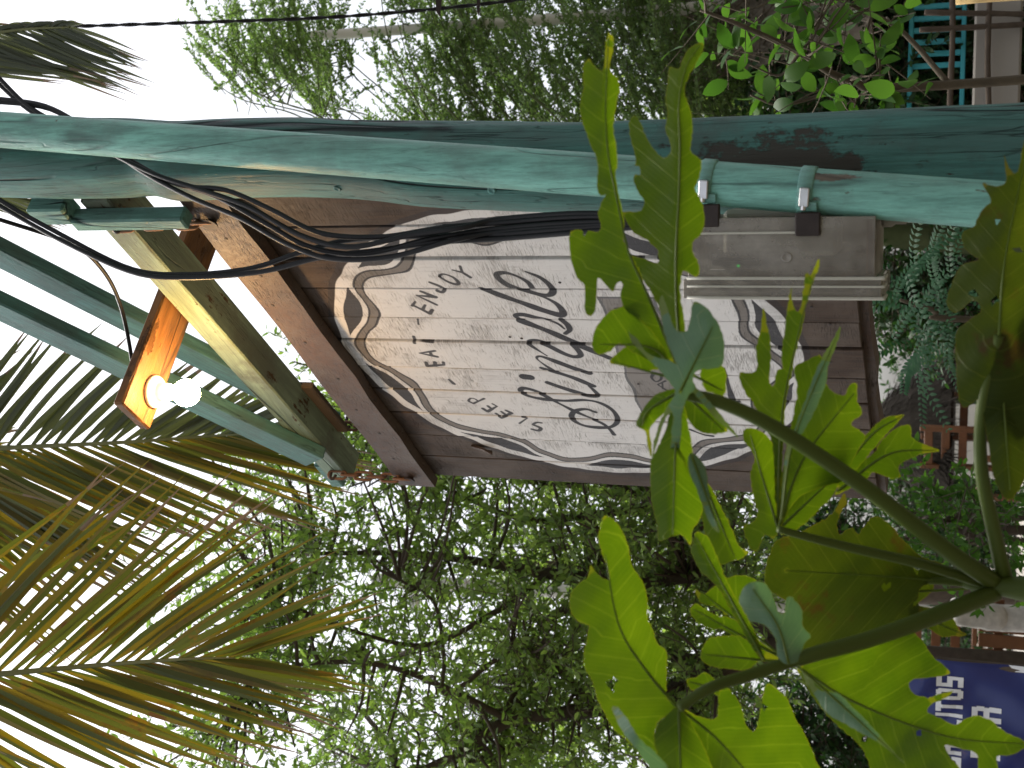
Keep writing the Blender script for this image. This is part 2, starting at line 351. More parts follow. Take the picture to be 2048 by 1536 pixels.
for pts, w in [
    ([(1040,1300),(960,1275),(870,1290),(838,1335),(880,1380),(960,1412),(1080,1425),(1180,1418),(1230,1365),(1190,1285),(1080,1222),(950,1197),(780,1203),(600,1190),(470,1162),(402,1122),(425,1098),(510,1115),(610,1160),(720,1220),(860,1290),(980,1342),(1100,1390),(1165,1440),(1200,1485)], [.006,.009,.0095,.008,.0095,.008,.0075,.008]),
    ([(630,1050),(760,1095),(900,1140),(1000,1165),(1058,1158),(1020,1110),(985,1078)], [.010,.011,.008,.005]),
    ([(570,915),(700,960),(860,1012),(1022,1078)], [.007,.011,.011]),
    ([(690,945),(600,890),(535,835),(570,818),(700,862),(850,920),(985,968)], [.004,.005,.008,.011,.011]),
    ([(620,812),(530,755),(460,702),(520,690),(620,722),(760,790),(850,820),(905,808),(880,760),(810,690)], [.004,.007,.010,.011,.010,.009]),
    ([(385,520),(600,600),(800,685),(1000,765),(1150,830)], [.013,.012,.012]),
    ([(390,520),(335,478),(390,466),(500,490),(600,507),(700,545),(760,590)], [.006,.010,.007,.006,.004]),
    ([(725,508),(785,555),(805,600),(770,630)], [.007,.011,.007]),
    ([(48,242),(200,300),(400,370),(600,440),(715,470),(742,445),(690,380),(600,328),(500,290)], [.010,.012,.012,.009,.005]),
    ([(480,235),(440,185),(360,138),(260,105),(182,112),(190,150),(280,212),(440,268),(560,300),(630,300),(655,260),(620,200),(540,140),(420,93)], [.007,.006,.009,.011,.009,.011,.009,.004])]:
    stroke(tr1(pts), np.array(w)*.74)
stroke(tr1([(430,1000),(480,1006)]), .0125)
lw = .0039
for pts in [[(1220,1385),(1180,1382),(1150,1400),(1185,1415),(1215,1432),(1195,1452),(1140,1440)], [(1035,1390),(1100,1345),(1058,1338)],
    [(880,1345),(965,1308)], [(880,1345),(835,1312)], [(922,1328),(880,1296)], [(965,1308),(918,1285)],
    [(762,1295),(842,1250)], [(762,1295),(722,1270)], [(800,1275),(766,1248)], [(842,1250),(805,1230)],
    [(640,1226),(730,1185)], [(640,1226),(602,1205),(618,1182),(655,1188),(682,1207)], [(430,1025),(470,1060)],
    [(240,900),(382,890)], [(240,900),(228,868)], [(312,898),(306,868)], [(382,890),(378,868)],
    [(175,790),(305,770)], [(175,790),(325,820)], [(262,778),(276,808)], [(115,655),(132,705)], [(124,682),(280,697)], [(150,508),(155,552)],
    [(118,395),(245,458)], [(98,392),(122,358)], [(185,424),(206,386)], [(245,458),(268,428)],
    [(170,270),(295,320)], [(135,305),(305,385)], [(135,305),(297,318)],
    [(245,185),(330,218),(372,250),(352,277),(313,265)], [(330,125),(365,115),(440,140),(488,185),(470,202),(400,180),(335,140),(330,125)],
    [(440,80),(522,100)], [(502,48),(522,100)], [(522,100),(592,142)]]:
    stroke(tr2(pts), lw, .93, len(pts) > 3)
# the grey name box under the script, and the flourish below it
bx = (gs > -.105) & (gs < .350) & (gz < 2.312+jit) & (gz > 2.205+jit)
bo = (gs > -.112) & (gs < .357) & (gz < 2.319+jit) & (gz > 2.198+jit)
dark = np.where(bx, np.where(dark > .9, dark, 0.0), dark); band = np.maximum(band, bx*.9)
dark = np.maximum(dark, (bo & ~bx)*.8)
def SZ(s, z):                                           # sign coordinates back to a photo point
    P = SW(s, z)-CAM; w = P @ F; return (1024-FPX*(P @ UP)/w, 768-FPX*(P @ RT)/w)
for pts in [[(1318,770),(1335,781)], [(1318,770),(1333,763)], [(1328,778),(1327,767)], [(1310,748),(1306,756),(1314,764),(1324,760),(1325,752)]]: stroke(pts, .0035, .9, len(pts) > 3)
for q in [[(.30,2.225),(.315,2.29),(.33,2.225)], [(.308,2.25),(.322,2.25)]]: stroke([SZ(*p) for p in q], .0035, .9, False)
stroke([(1448,735),(1460,775),(1470,805),(1492,822)], [.004,.007,.003]); stroke([(1470,805),(1482,804)], .003); stroke([(1383,858),(1410,868),(1428,871)], .004)
img = bpy.data.images.new('sign_paint', nw, nh, alpha=False, float_buffer=True); img.colorspace_settings.name = 'Non-Color'
img.pixels.foreach_set(np.dstack([white, np.clip(dark, 0, 1), band, np.ones_like(white)]).astype(np.float32).ravel()); img.update(); img.pack()

def sign_wood(name, painted):
    t = NT(name); oi = t.n('ObjectInfo'); v0 = t.n('TexCoord').outputs['Object']
    off = t.n('VectorMath', operation='ADD'); t.set(off.inputs[0], v0); sc = t.n('VectorMath', operation='SCALE'); t.set(sc.inputs[0], (3.1, 7.7, 5.3)); t.set(sc.inputs['Scale'], oi.outputs['Random']); t.set(off.inputs[1], sc.outputs[0])
    def mp(scale, rot=(0, 0, 0)):
        m = t.n('Mapping'); t.set(m.inputs['Vector'], off.outputs[0]); m.inputs['Scale'].default_value = scale; m.inputs['Rotation'].default_value = rot; return m.outputs[0]
    grain = t.noise(mp((30, 30, 1.5) if painted else (22, 22, 22)), 4, 9, .7, .3)
    blot = t.noise(mp((1, 1, 1)), 6, 6, .62)
    saw = t.noise(mp((14, 14, 330), (0, math.radians(12), 0)), 3.0, 3, .6)                # saw marks across the grain
    sawm = t.ramp(t.math('MULTIPLY', saw, t.math('ADD', t.noise(mp((4, 4, 4)), 2.5, 4), .42)), (.54, 0), (.66, 1))
    wood = t.mix(t.ramp(grain, (.3, 0), (.72, 1)), (.022, .015, .011), (.080, .054, .039))
    if not painted: wood = t.mix(t.ramp(grain, (.3, 0), (.72, 1)), (.028, .016, .011), (.100, .058, .040))
    wood = t.mix(t.ramp(blot, (.42, 0), (.7, 1)), wood, (.092, .072, .058))
    wood = t.mix(t.math('MULTIPLY', sawm, .5), wood, (.03, .022, .018))
    col = wood; h = t.math('SUBTRACT', t.math('MULTIPLY', grain, .6), t.math('MULTIPLY', sawm, .7))
    if painted:
        im = t.n('TexImage'); im.image = img; im.interpolation = 'Linear'; uvn = t.n('UVMap'); uvn.uv_map = 'UVMap'; t.set(im.inputs[0], uvn.outputs[0])
        sp = t.n('SeparateColor'); t.set(sp.inputs[0], im.outputs[0])
        wear = t.ramp(t.math('ADD', t.math('MULTIPLY', grain, .5), t.math('MULTIPLY', blot, .5)), (.34, .66), (.46, 1.0))
        wear = t.math('MULTIPLY', wear, t.math('SUBTRACT', 1.0, t.math('MULTIPLY', sawm, .42)))
        wht = t.mix(blot, (.50, .50, .50), (.63, .62, .60))
        col = t.mix(t.math('MULTIPLY', sp.outputs[0], wear), wood, wht)
        col = t.mix(t.math('MULTIPLY', sp.outputs[2], .86), col, t.mix(grain, (.075, .062, .052), (.13, .112, .094)))
        col = t.mix(t.math('MULTIPLY', sp.outputs[1], t.math('SUBTRACT', 1.0, t.math('MULTIPLY', sawm, .2))), col, t.mix(blot, (.013, .014, .018), (.040, .040, .046)))
    return t.end(t.bsdf(col, t.ramp(grain, (.3, .42), (.7, .7)), t.bump(h, .9, .003), .10 if painted else .30))
M_SIGN = sign_wood('painted_sign_boards', True); M_BATT = sign_wood('sign_batten_wood', False)

sign = thing('hanging_sign', 'wooden plank sign reading Simple, with a white painted medallion, hanging on chains', 'sign', SW(.1, 1.81))
edges = [-.507, -.390, -.271, -.155, -.041, .064, .18, .272, .384, .490, .596, .716]
TH_P = .022
for i, (a, b) in enumerate(zip(edges[:-1], edges[1:])):
    ga = .0007 if a in (-.39, -.155, .272) else .0031
    gb = .0007 if b in (-.39, -.155, .272) else .0031
    ga += .0008*((i*7) % 3 == 0); dz = .003*math.sin(i*2.3); dd = .0016*math.sin(i*4.1)
    mb = MB(); c = SW((a+ga+b-gb)/2, (1.812+3.086)/2+dz/2, -TH_P/2+dd)
    mb.box(c, H*(b-a-ga-gb)/2, -N*TH_P/2, Z*((3.086-1.812)/2-.002), 0, .0016)
    mb.uv = [(((np.array(p)-O) @ H-S0)/(S1-S0), (p[2]+.0035*math.sin(i*5.7)-Z0)/(Z1-Z0)) for p in mb.v]
    mb.build('plank', M_SIGN, sign)
def batten(z0, z1, s0, s1, d0, d1, name='batten', lab=None):
    mb = MB(); n = 14                                    # slightly wavy, waney edge
    V = []; ss = np.linspace(s0, s1, n)
    for k, s in enumerate(ss):
        e = .0025*math.sin(k*1.7)+.002*math.sin(k*3.9); f_ = .003*math.sin(k*1.1+2)
        for z, d in ((z0+e, d0), (z0+e+.002, d1), (z1+f_, d1), (z1+f_, d0)): V.append(SW(s, z, d))
    Fs = [(k*4+j, k*4+(j+1) % 4, k*4+4+(j+1) % 4, k*4+4+j) for k in range(n-1) for j in range(4)]+[(3, 2, 1, 0), tuple((n-1)*4+j for j in range(4))]
    o = mb.add(V, Fs).build(name, M_BATT, sign)
    if lab: o['label'] = lab
batten(2.966, 3.070, -.520, .735, .0024, .029, 'batten', 'thick batten across the top of the sign')
batten(1.795, 1.835, -.52, .715, -.062, -.0235, 'batten', 'dark batten behind the foot of the sign')
batten(3.0, 3.08, -.50, .715, -.066, -.0235)
for s, z in [(.60,3.03),(.47,3.015),(.36,3.04),(.21,3.03),(.05,3.015),(-.10,3.03),(-.22,3.015),(-.36,3.03)]:
    MB().lathe(SW(s, z, .0285), N, [(.0045, 0), (.0042, .0012), (.002, .0017)], 8).build('nail', M_DARKIRON, sign)
for s, z in [(.43,2.63),(.41,2.38),(.20,2.52),(.205,2.545),(.52,2.74),(-.45,2.62),(.02,2.30),(.27,1.87),(.13,1.88),(.0,1.87),(.33,1.9)]:
    MB().lathe(SW(s, z, .0018), N, [(.0035, 0), (.0032, .0008), (.001, .001)], 8).build('nail', M_DARKIRON, sign)
sp_ = MB(); V = [SW(-.335+a, 2.80+b, c) for a, b, c in [(0,0,.002),(.018,.004,.004),(.021,-.03,.012),(.012,-.055,.022),(.004,-.05,.012)]]
sp_.add(V+[np.array(p)-N*.006 for p in V], [(0,1,2,3,4),(9,8,7,6,5)]+[(k,(k+5),5+(k+1)%5,(k+1)%5) for k in range(5)]).build('splinter', M_BATT, sign)

# ------------------------------------------------------------------ teal log post, pipe
YP = 2.10
logdat = [(-160,236,402),(0,236,397),(120,235,399),(240,235,396),(300,238,390),(350,240,400),(420,237,396),(480,235,392),(600,233,390),(700,238,394),(760,240,400),(850,242,412),(1000,244,420),(1160,246,423),(1300,243,424),(1434,239,424),(1600,232,420),(1750,223,414),(1900,215,410),(2048,209,406)]
pth, rad = [], []
for x, u, l in logdat:
    P = PY(x, (u+l)/2, YP); pth.append(P); rad.append((l-u)/2*dep(P)/FPX)
d_ = (pth[-1]-pth[-4]); d_ = d_/abs(d_[2])
pth += [pth[-1]+d_*.5, pth[-1]+d_*pth[-1][2]]; pth[-1][2] = 0; rad += [rad[-1]*1.02, rad[-1]*1.05]
du = nrm(pth[1]-pth[8]); pth = [pth[1]+du*.75, pth[1]+du*.5, pth[1]+du*.25]+pth[1:]; rad = [rad[1]]*3+rad[1:]
pp = cr(pth, 90); rr = np.interp(np.linspace(0, 1, 90), np.linspace(0, 1, len(rad)), rad)
mb = MB(); nseg = 36; V = []
for i in range(90):
    for k in range(nseg):
        a = 2*math.pi*k/nseg; z = pp[i][2]
        r = rr[i]*(1+.035*math.sin(3*a+z*2.1)+.02*math.sin(5*a-z*4.7+1)+.012*math.sin(9*a+z*9)+.025*math.sin(2*a+z*1.3))
        for ca, wz, za, zb, dpt in ((-1.15, .045, 1.9, 3.6, .010), (-2.05, .04, 2.2, 3.9, .008), (-1.6, .035, 2.7, 3.3, .007)):   # drying cracks
            if za < z < zb:
                aa = ca+.22*math.sin(z*2.4+ca*3); q = (a-aa+math.pi) % (2*math.pi)-math.pi
                r -= dpt*max(0, 1-abs(q)/.11)
        V.append(pp[i]+np.array([math.cos(a), math.sin(a), 0])*r)
Fs = [(i*nseg+k, i*nseg+(k+1) % nseg, (i+1)*nseg+(k+1) % nseg, (i+1)*nseg+k) for i in range(89) for k in range(nseg)]
Fs = [f[::-1] for f in Fs]+[tuple(range(nseg)), tuple(89*nseg+k for k in range(nseg))[::-1]]
post = thing('log_post', 'crooked teal painted log post carrying the sign', 'post', (pth[-1][0], pth[-1][1], 0))
pl0 = np.array([pth[-1][0], pth[-1][1], 0])
def on_log(x, y): P = PY(x, y, YP-.065); return tuple(float(q) for q in (P-pl0))
M_LOG = teal_paint('worn_teal_log_paint', (.058, .170, .150), (22, 22, 1.5), .75, (.060, .046, .038), .635, cracks=.8, patches=((on_log(1560, 335), .066), (on_log(1640, 345), .04), (on_log(1130, 400), .02)))
mb.add(V, Fs).build('log', M_LOG, post, True)
for x, y in ((735,270),(365,308),(1005,392),(1640,242),(690,385)):            # knots
    P = PY(x, y, YP); c = pp[np.argmin(np.abs(pp[:, 2]-P[2]))]; dx = P[0]-c[0]; rloc = rr[np.argmin(np.abs(pp[:, 2]-P[2]))]
    yy = -math.sqrt(max(rloc**2-dx**2, 1e-5)); n_ = nrm([dx, yy, 0]); Q = c+np.array([dx, yy, 0])*.99; Q[2] = P[2]
    MB().lathe(Q, n_, [(.0085, -.004), (.007, .0004), (.0045, -.0003), (.001, -.002)], 9).build('knot', M_BRACE, post, True)

YPI = 1.93
pd = [(0,222,297),(650,267,351),(1190,309,398),(1434,323,418),(1620,337,430),(1950,360,454),(2048,366,461)]
pA = PY(0, 259.5, YPI+.02); pB = PY(1950, 407, YPI)
dirp = nrm(pA-pB); base = pB+dirp*(-pB[2]/dirp[2]); top = pB+dirp*((4.3-pB[2])/dirp[2])
RP = .0335
pipe = thing('conduit_pipe', 'straight light teal pipe leaning in front of the log post', 'pipe', base)
M_PIPEW = teal_paint('worn_teal_pipe_paint', (.175, .42, .355), (22, 22, 2.4), .45, (.17, .12, .09), .655, rough=.42, cracks=.3, spec=.25, patches=tuple((tuple(float(q) for q in PY(x, y, YPI-.03)-base), r) for x, y, r in ((1665, 348, .014), (1632, 402, .009), (1412, 395, .010))))
mbp = MB(); ts = np.linspace(0, 1, 40); mbp.tube([base+(top-base)*t for t in ts], RP, 28); mbp.build('tube', M_PIPEW, pipe, True)
def pipe_at(x):                                        # centre of the pipe seen at photo column x
    lo, hi = 0.0, 1.0
    for _ in range(40):
        m = (lo+hi)/2; P = base+(top-base)*m; v = P-CAM; px = 1024-FPX*(v @ UP)/(v @ F)
        if px > x: lo = m
        else: hi = m
    return base+(top-base)*lo
for x, lab in ((1418, 'upper steel hose clamp round the teal pipe, half hidden by a leaf'), (1616, 'lower steel hose clamp round the teal pipe')):
    c = pipe_at(x); cl = thing('hose_clamp', lab, 'clamp', c, 'clamps holding the meter box')
    MB().lathe(c-dirp*.011, dirp, [(RP*.9, 0), (RP+.0015, .0), (RP+.0030, .002), (RP+.0030, .020), (RP+.0015, .022), (RP*.9, .022)], 28).build('band', M_PIPE, cl, True)
    fx = nrm(np.cross(dirp, [0, 1, 0])); fr = nrm(np.cross(fx, dirp)); fr = fr if fr[1] < 0 else -fr
    g = nrm(fr*.93+np.array([-.36, 0, 0])); gx = nrm(np.cross(g, dirp))
    MB().box(c+g*(RP+.007), gx*.014, dirp*.007, g*.005, 0, .0015).build('screw_housing', M_STEEL, cl)
    MB().lathe(c+g*(RP+.008)+gx*.012, gx, [(.0035, -.004), (.0045, 0), (.0045, .006), (.003, .007)], 8).build('screw', M_STEEL, cl)
    g2 = nrm(fr*.8+np.array([-.75, 0, 0])); gx2 = nrm(np.cross(g2, dirp))
    MB().box(c+g2*(RP+.004)+dirp*-.004, gx2*.008, dirp*.013, g2*.002, 0, .001).build('strap_end', M_PIPE, cl)

# ------------------------------------------------------------------ bracket arm over the sign
br = thing('sign_bracket', 'teal timber bracket arm with two slanting braces above the sign', 'bracket', SW(.70, 3.27))
MB().beam(SW(-.505, 3.243, -.010), SW(.735, 3.262, -.010), .086, .070, Z).build('beam', M_BEAM, br)
MB().beam(SW(-.60, 3.300, -.012), SW(-.47, 3.300, -.012), .045, .042, Z).build('beam_end', M_TIMB, br)['label'] = 'teal stub at the outer end of the arm'
MB().beam(SW(-.33, 3.235, .051), SW(.78, 4.030, .051), .034, .092, Z).build('brace', M_BRACE, br)
MB().beam(SW(-.36, 3.24, -.071), SW(.78, 4.01, -.071), .034, .092, Z).build('brace', M_BRACE, br)
MB().beam(SW(.700, 3.055, .052), SW(.700, 3.318, .052), .034, .036, N).build('cleat', M_TIMB, br)
MB().beam(SW(.728, 3.312, .046), SW(.728, 3.40, .046), .05, .046, N).build('cleat', M_TIMB, br)
MB().beam(SW(-.36, 3.205, -.050), SW(-.12, 3.208, -.050), .018, .05, Z).build('splint', M_BARK, br)
lb = MB().beam(SW(.338, 3.307, -.21), SW(.338, 3.307, .305), .116, .026, Z).build('lamp_board', M_LAMPB, br)
lb['label'] = 'orange varnished board lying across the arm with the lamp under its end'
lamp = thing('lamp', 'lit round bulb in a white holder under the orange board', 'lamp', SW(.315, 3.2935, .228))
C = SW(.315, 3.2935, .228)
MB().lathe(C, -Z, [(.036, 0), (.037, .004), (.034, .010), (.022, .013), (.019, .020), (.0195, .040), (.016, .042)], 24).build('bulb_holder', M_WHITEP, lamp, True)
t = NT('glowing_bulb'); em = t.n('Emission'); em.inputs[0].default_value = (1, .60, .25, 1); em.inputs[1].default_value = 140.0; M_BULB = t.end(em.outputs[0])
prof = [(.013, .040), (.0135, .048), (.017, .055)]+[(.030*math.sin(a), .083-.030*math.cos(a)) for a in np.linspace(.62, math.pi-.08, 11)]
MB().lathe(C, -Z, prof, 24).build('bulb', M_BULB, lamp, True)
def cable(name, pts, r, label, group=None, n=60, mat=None):
    P = cr(pts, n); o = thing(name, label, 'cable', P[-1], group); MB().tube(P, r, 8).build('sheath', mat or M_BLACK, o, True); return o
cable('thin_cable', [SW(.338, 3.322, .25), SW(.37, 3.325, .20), SW(.45, 3.345, .10), SW(.56, 3.335, .075), SW(.68, 3.33, .095), SW(.80, 3.42, .12)], .0045, 'thin black cord running to the lit lamp')

# ------------------------------------------------------------------ chains
def chain(A, B, n, label, wire=.0042):
    A, B = np.asarray(A), np.asarray(B); o = thing('chain', label, 'chain', A, 'chains the sign hangs on'); d = nrm(B-A)
    L = np.linalg.norm(B-A)/n; x = nrm(np.cross(d, N)); y = np.cross(d, x)
    for i in range(n):
        c = A+(B-A)*(i+.5)/n; u, w = ((x+y*.6), (y-x*.6)) if i % 2 else ((y-x*.2), x)
        u = nrm(u); hl, hw = L*.68, .0105; P = []
        for a in np.linspace(0, 2*math.pi, 20, endpoint=False):
            ca, sa = math.cos(a), math.sin(a); P.append(c+d*(math.copysign(hl-hw, ca)+ca*hw if abs(ca) > 1e-6 else 0)+u*sa*hw+nrm(w)*.002*math.sin(i*2.1))
        MB().tube(P, wire, 8, closed=True).build('link', M_RUST, o, True)
    MB().tube(cr([A-N*.03, A+N*.008, A+N*.012+d*.01, A+d*.014], 10), wire, 8).build('hook', M_DARKIRON, o, True)
    MB().lathe(B+N*.004, -N, [(.017, -.004), (.016, .0), (.008, .006)], 12).build('anchor', M_DARKIRON, o)
    return o
chain(SW(.665, 3.245, .045), SW(.662, 3.030, .034), 6, 'dark chain beside the log post holding the near end of the sign')
chain(SW(-.445, 3.245, .045), SW(-.465, 3.022, .034), 6, 'rusty chain holding the outer end of the sign')
chain(SW(-.40, 3.22, -.085), SW(-.41, 3.05, -.070), 5, 'rusty rear chain partly hidden behind the arm and the sign')

# ------------------------------------------------------------------ meter box on the pipe
cA, cB = pipe_at(1385), pipe_at(1772)
bzt, bzb = cA[2], cB[2]; bc = pipe_at(1580)
ax_l = nrm([-.985, .17, 0]); ax_f = nrm([-.17, -.985, 0])     # box opens to the left, side wall faces the street
t = NT('smoky_plastic'); n = t.noise(t.coord(), 9, 6, .65); drip = t.noise(t.coord((20, 20, 2)), 2, 5)
col = t.mix(t.ramp(t.math('MULTIPLY', n, drip), (.12, 0), (.42, 1)), (.30, .27, .235), (.56, .53, .48))
b = t.bsdf(col, .3, t.bump(n, .1), .5); tp = t.n('BsdfTransparent'); tp.inputs[0].default_value = (.75, .74, .70, 1)
mx = t.n('MixShader'); t.set(mx.inputs[0], t.ramp(n, (.32, .22), (.7, .48))); t.t.links.new(tp.outputs[0], mx.inputs[1]); t.t.links.new(b, mx.inputs[2]); M_SMOKE = t.end(mx.outputs[0])
M_METER = simple('meter_grey', (.22, .215, .20), .6, .2, 20); M_RIM = simple('plastic_rim', (.40, .39, .33), .35, .12, 20, .5)
box = thing('meter_box', 'smoky clear plastic meter box strapped behind the teal pipe', 'meter box', (bc[0], bc[1], bzb))
b0 = bc+np.array([0, .055, 0]); hz = (bzt-bzb)/2; zc = (bzt+bzb)/2; b0[2] = zc
bw, bd = .148, .085
def shell(l0, l1, d0, d1, zt, zb, th=.0025):
    mb = MB(); A = lambda l, d, z: b0+ax_l*l+ax_f*d+Z*(z-zc)
    def pan(l0, l1, d0, d1, z0, z1): mb.box(A((l0+l1)/2, (d0+d1)/2, (z0+z1)/2), ax_l*abs(l1-l0)/2, ax_f*abs(d1-d0)/2, Z*abs(z1-z0)/2, 0, .0008)
    pan(l0, l1, d1-th, d1, zb, zt); pan(l0, l1, d0, d0+th, zb, zt); pan(l0, l0+th, d0+th, d1-th, zb, zt)
    pan(l0+th, l1, d0+th, d1-th, zt-th, zt); pan(l0+th, l1, d0+th, d1-th, zb, zb+th); return mb
shell(.030, bw-.03, -bd, bd, bzt, bzb+.012).build('body', M_SMOKE, box)
shell(bw-.002, bw-.028, -bd-.006, bd+.006, bzt+.006, bzb+.002).build('lid', M_SMOKE, box)
for k, l in enumerate((bw-.030, bw-.018, bw-.001)):
    P = [b0+ax_l*l+ax_f*x_+Z*z_ for x_, z_ in ((bd+.008, hz), (bd+.008, -hz+.02), (bd+.004, -hz+.006), (bd-.012, -hz-.001), (bd-.05, -hz-.001))]
    MB().tube(cr(P, 40), .0026 if k != 1 else .0018, 6).build('rim', M_RIM, box, True)
P = [b0+ax_l*.052+ax_f*(bd+.002)+Z*z_ for z_ in (hz-.01, -hz+.10)]; MB().tube(P, .0018, 6).build('edge_rib', M_RIM, box)
MB().box(b0+ax_l*.055+ax_f*-.02+Z*.015, ax_l*.035, ax_f*.045, Z*.085, 0, .006).build('meter', M_RIM, box)
MB().box(b0+ax_l*.098+ax_f*.03+Z*.06, ax_l*.004, ax_f*.03, Z*.05, 0, .001).build('terminal_strip', M_DARKIRON, box)
t = NT('green_indicator'); em = t.n('Emission'); em.inputs[0].default_value = (.05, 1, .15, 1); em.inputs[1].default_value = .6; M_LED = t.end(em.outputs[0])
MB().lathe(b0+ax_l*.102+ax_f*.061+Z*.07, ax_f, [(.0022, 0), (.0018, .001), (.0005, .0014)], 8).build('indicator', M_LED, box)
MB().box(b0+ax_l*.06+ax_f*.01+Z*(-hz+.020), ax_l*.055, ax_f*.05, Z*.006, 0, .002).build('inner_base', simple('rusty_tray', (.13, .075, .05), .8, .4, 30), box)
for x in (1418, 1616):
    c = pipe_at(x); MB().box(np.array([c[0], c[1], c[2]])+ax_l*.047+ax_f*.030-Z*.004, ax_l*.017, ax_f*.006, Z*.018, 0, .002).build('bracket_tab', M_DARKIRON, box)
for l, z in ((.045, -.035), (.088, -.005)):
    MB().lathe(b0+ax_l*l+ax_f*(bd+.0005)+Z*z, ax_f, [(.008, 0), (.0075, .0008), (.006, .001), (.005, .0004)], 14).build('boss', M_SMOKE, box, True)
MB().lathe(b0+ax_l*.035+ax_f*.02+Z*(-hz+.008), -Z, [(.012, 0), (.014, .004), (.014, .014), (.010, .02), (.010, .035)], 14).build('cable_gland', M_METER, box, True)

# ------------------------------------------------------------------ black cables
def pc(pts): return [PY(x, y, Y) for x, y, Y in pts]
tail = lambda o: [(1000, 452+o*1.15, 1.985), (1160, 440+o*1.1, 1.965), (1290, 440+o*.6, 1.95), (1400, 446+o*.4, 1.955), (1450, 455+o*.4, 1.98)]
CB = [
 ([(-60,350,1.99),(0,400,1.99),(120,468,1.99),(260,537,1.995),(370,549,2.0),(500,537,2.0),(600,505,1.995),(700,480,1.99),(860,472,1.985)]+tail(14), 'sagging black cable, upper of the two that dip under the arm'),
 ([(-60,378,1.985),(0,413,1.985),(140,490,1.985),(270,546,1.985),(380,555,1.99),(520,544,1.99),(640,515,1.985),(760,500,1.98),(880,484,1.975)]+tail(22), 'sagging black cable, lower of the two that dip under the arm'),
 ([(-60,95,2.02),(0,158,2.02),(60,215,2.015),(150,265,2.005),(250,318,1.995),(340,362,1.985),(430,392,1.98),(530,446,1.975),(620,494,1.975),(730,508,1.98),(860,478,1.975)]+tail(4), 'black cable crossing from above the pipe down to the bundle'),
 ([(-60,190,2.02),(0,198,2.02),(90,212,2.015),(170,255,2.005),(270,326,1.99),(360,370,1.98),(450,380,1.975),(540,418,1.97),(640,466,1.97),(760,474,1.975),(880,456,1.972)]+tail(-6), 'black cable arching out above the others before joining the bundle'),
 ([(-60,205,2.03),(0,204,2.025),(100,218,2.015),(180,268,2.0),(280,340,1.985),(380,394,1.978),(480,436,1.972),(570,486,1.97),(660,517,1.97),(780,514,1.972),(900,482,1.968)]+tail(10), 'black cable lying lowest where the bundle leaves the post'),
 ([(-60,110,2.03),(0,170,2.03),(70,228,2.02),(170,278,2.0),(300,345,1.98),(410,382,1.974),(500,415,1.97),(600,470,1.967),(700,494,1.966),(820,470,1.966),(920,456,1.966)]+tail(-12), 'black cable lying highest along the bundle beside the post')]
for pts, lab in CB:
    (xa, ya, Ya), (xb, yb, Yb) = pts[0], pts[1]; pts[:0] = [(xa-260, ya-(150 if ya < 300 else 210), Ya-.02), (xa-110, ya-(60 if ya < 300 else 85), Ya-.01)]
    cable('black_cable', pc(pts), .0046, lab, 'black cables bundled beside the post', 90)

# ------------------------------------------------------------------ ground and terrace (below the frame)
def sheet(name, x0, x1, y0, y1, z, mat, n=2, amp=0.0):
    xs, ys = np.linspace(x0, x1, n), np.linspace(y0, y1, n)
    V = [(x, y, z+amp*math.sin(x*.7)*math.cos(y*.5)) for y in ys for x in xs]
    Fs = [(j*n+i, j*n+i+1, (j+1)*n+i+1, (j+1)*n+i) for j in range(n-1) for i in range(n-1)]
    return tag(MB().add(V, Fs).build(name, mat), None, None, None, 'structure')
sheet('ground', -800, 800, -800, 800, 0.0, M_SOIL, 2)
mb = MB().box((0, 26, .55), (26, 0, 0), (0, 17, 0), (0, 0, .55), 0, .02); tag(mb.build('terrace', M_DECK), None, None, None, 'structure')
TZ = 1.10

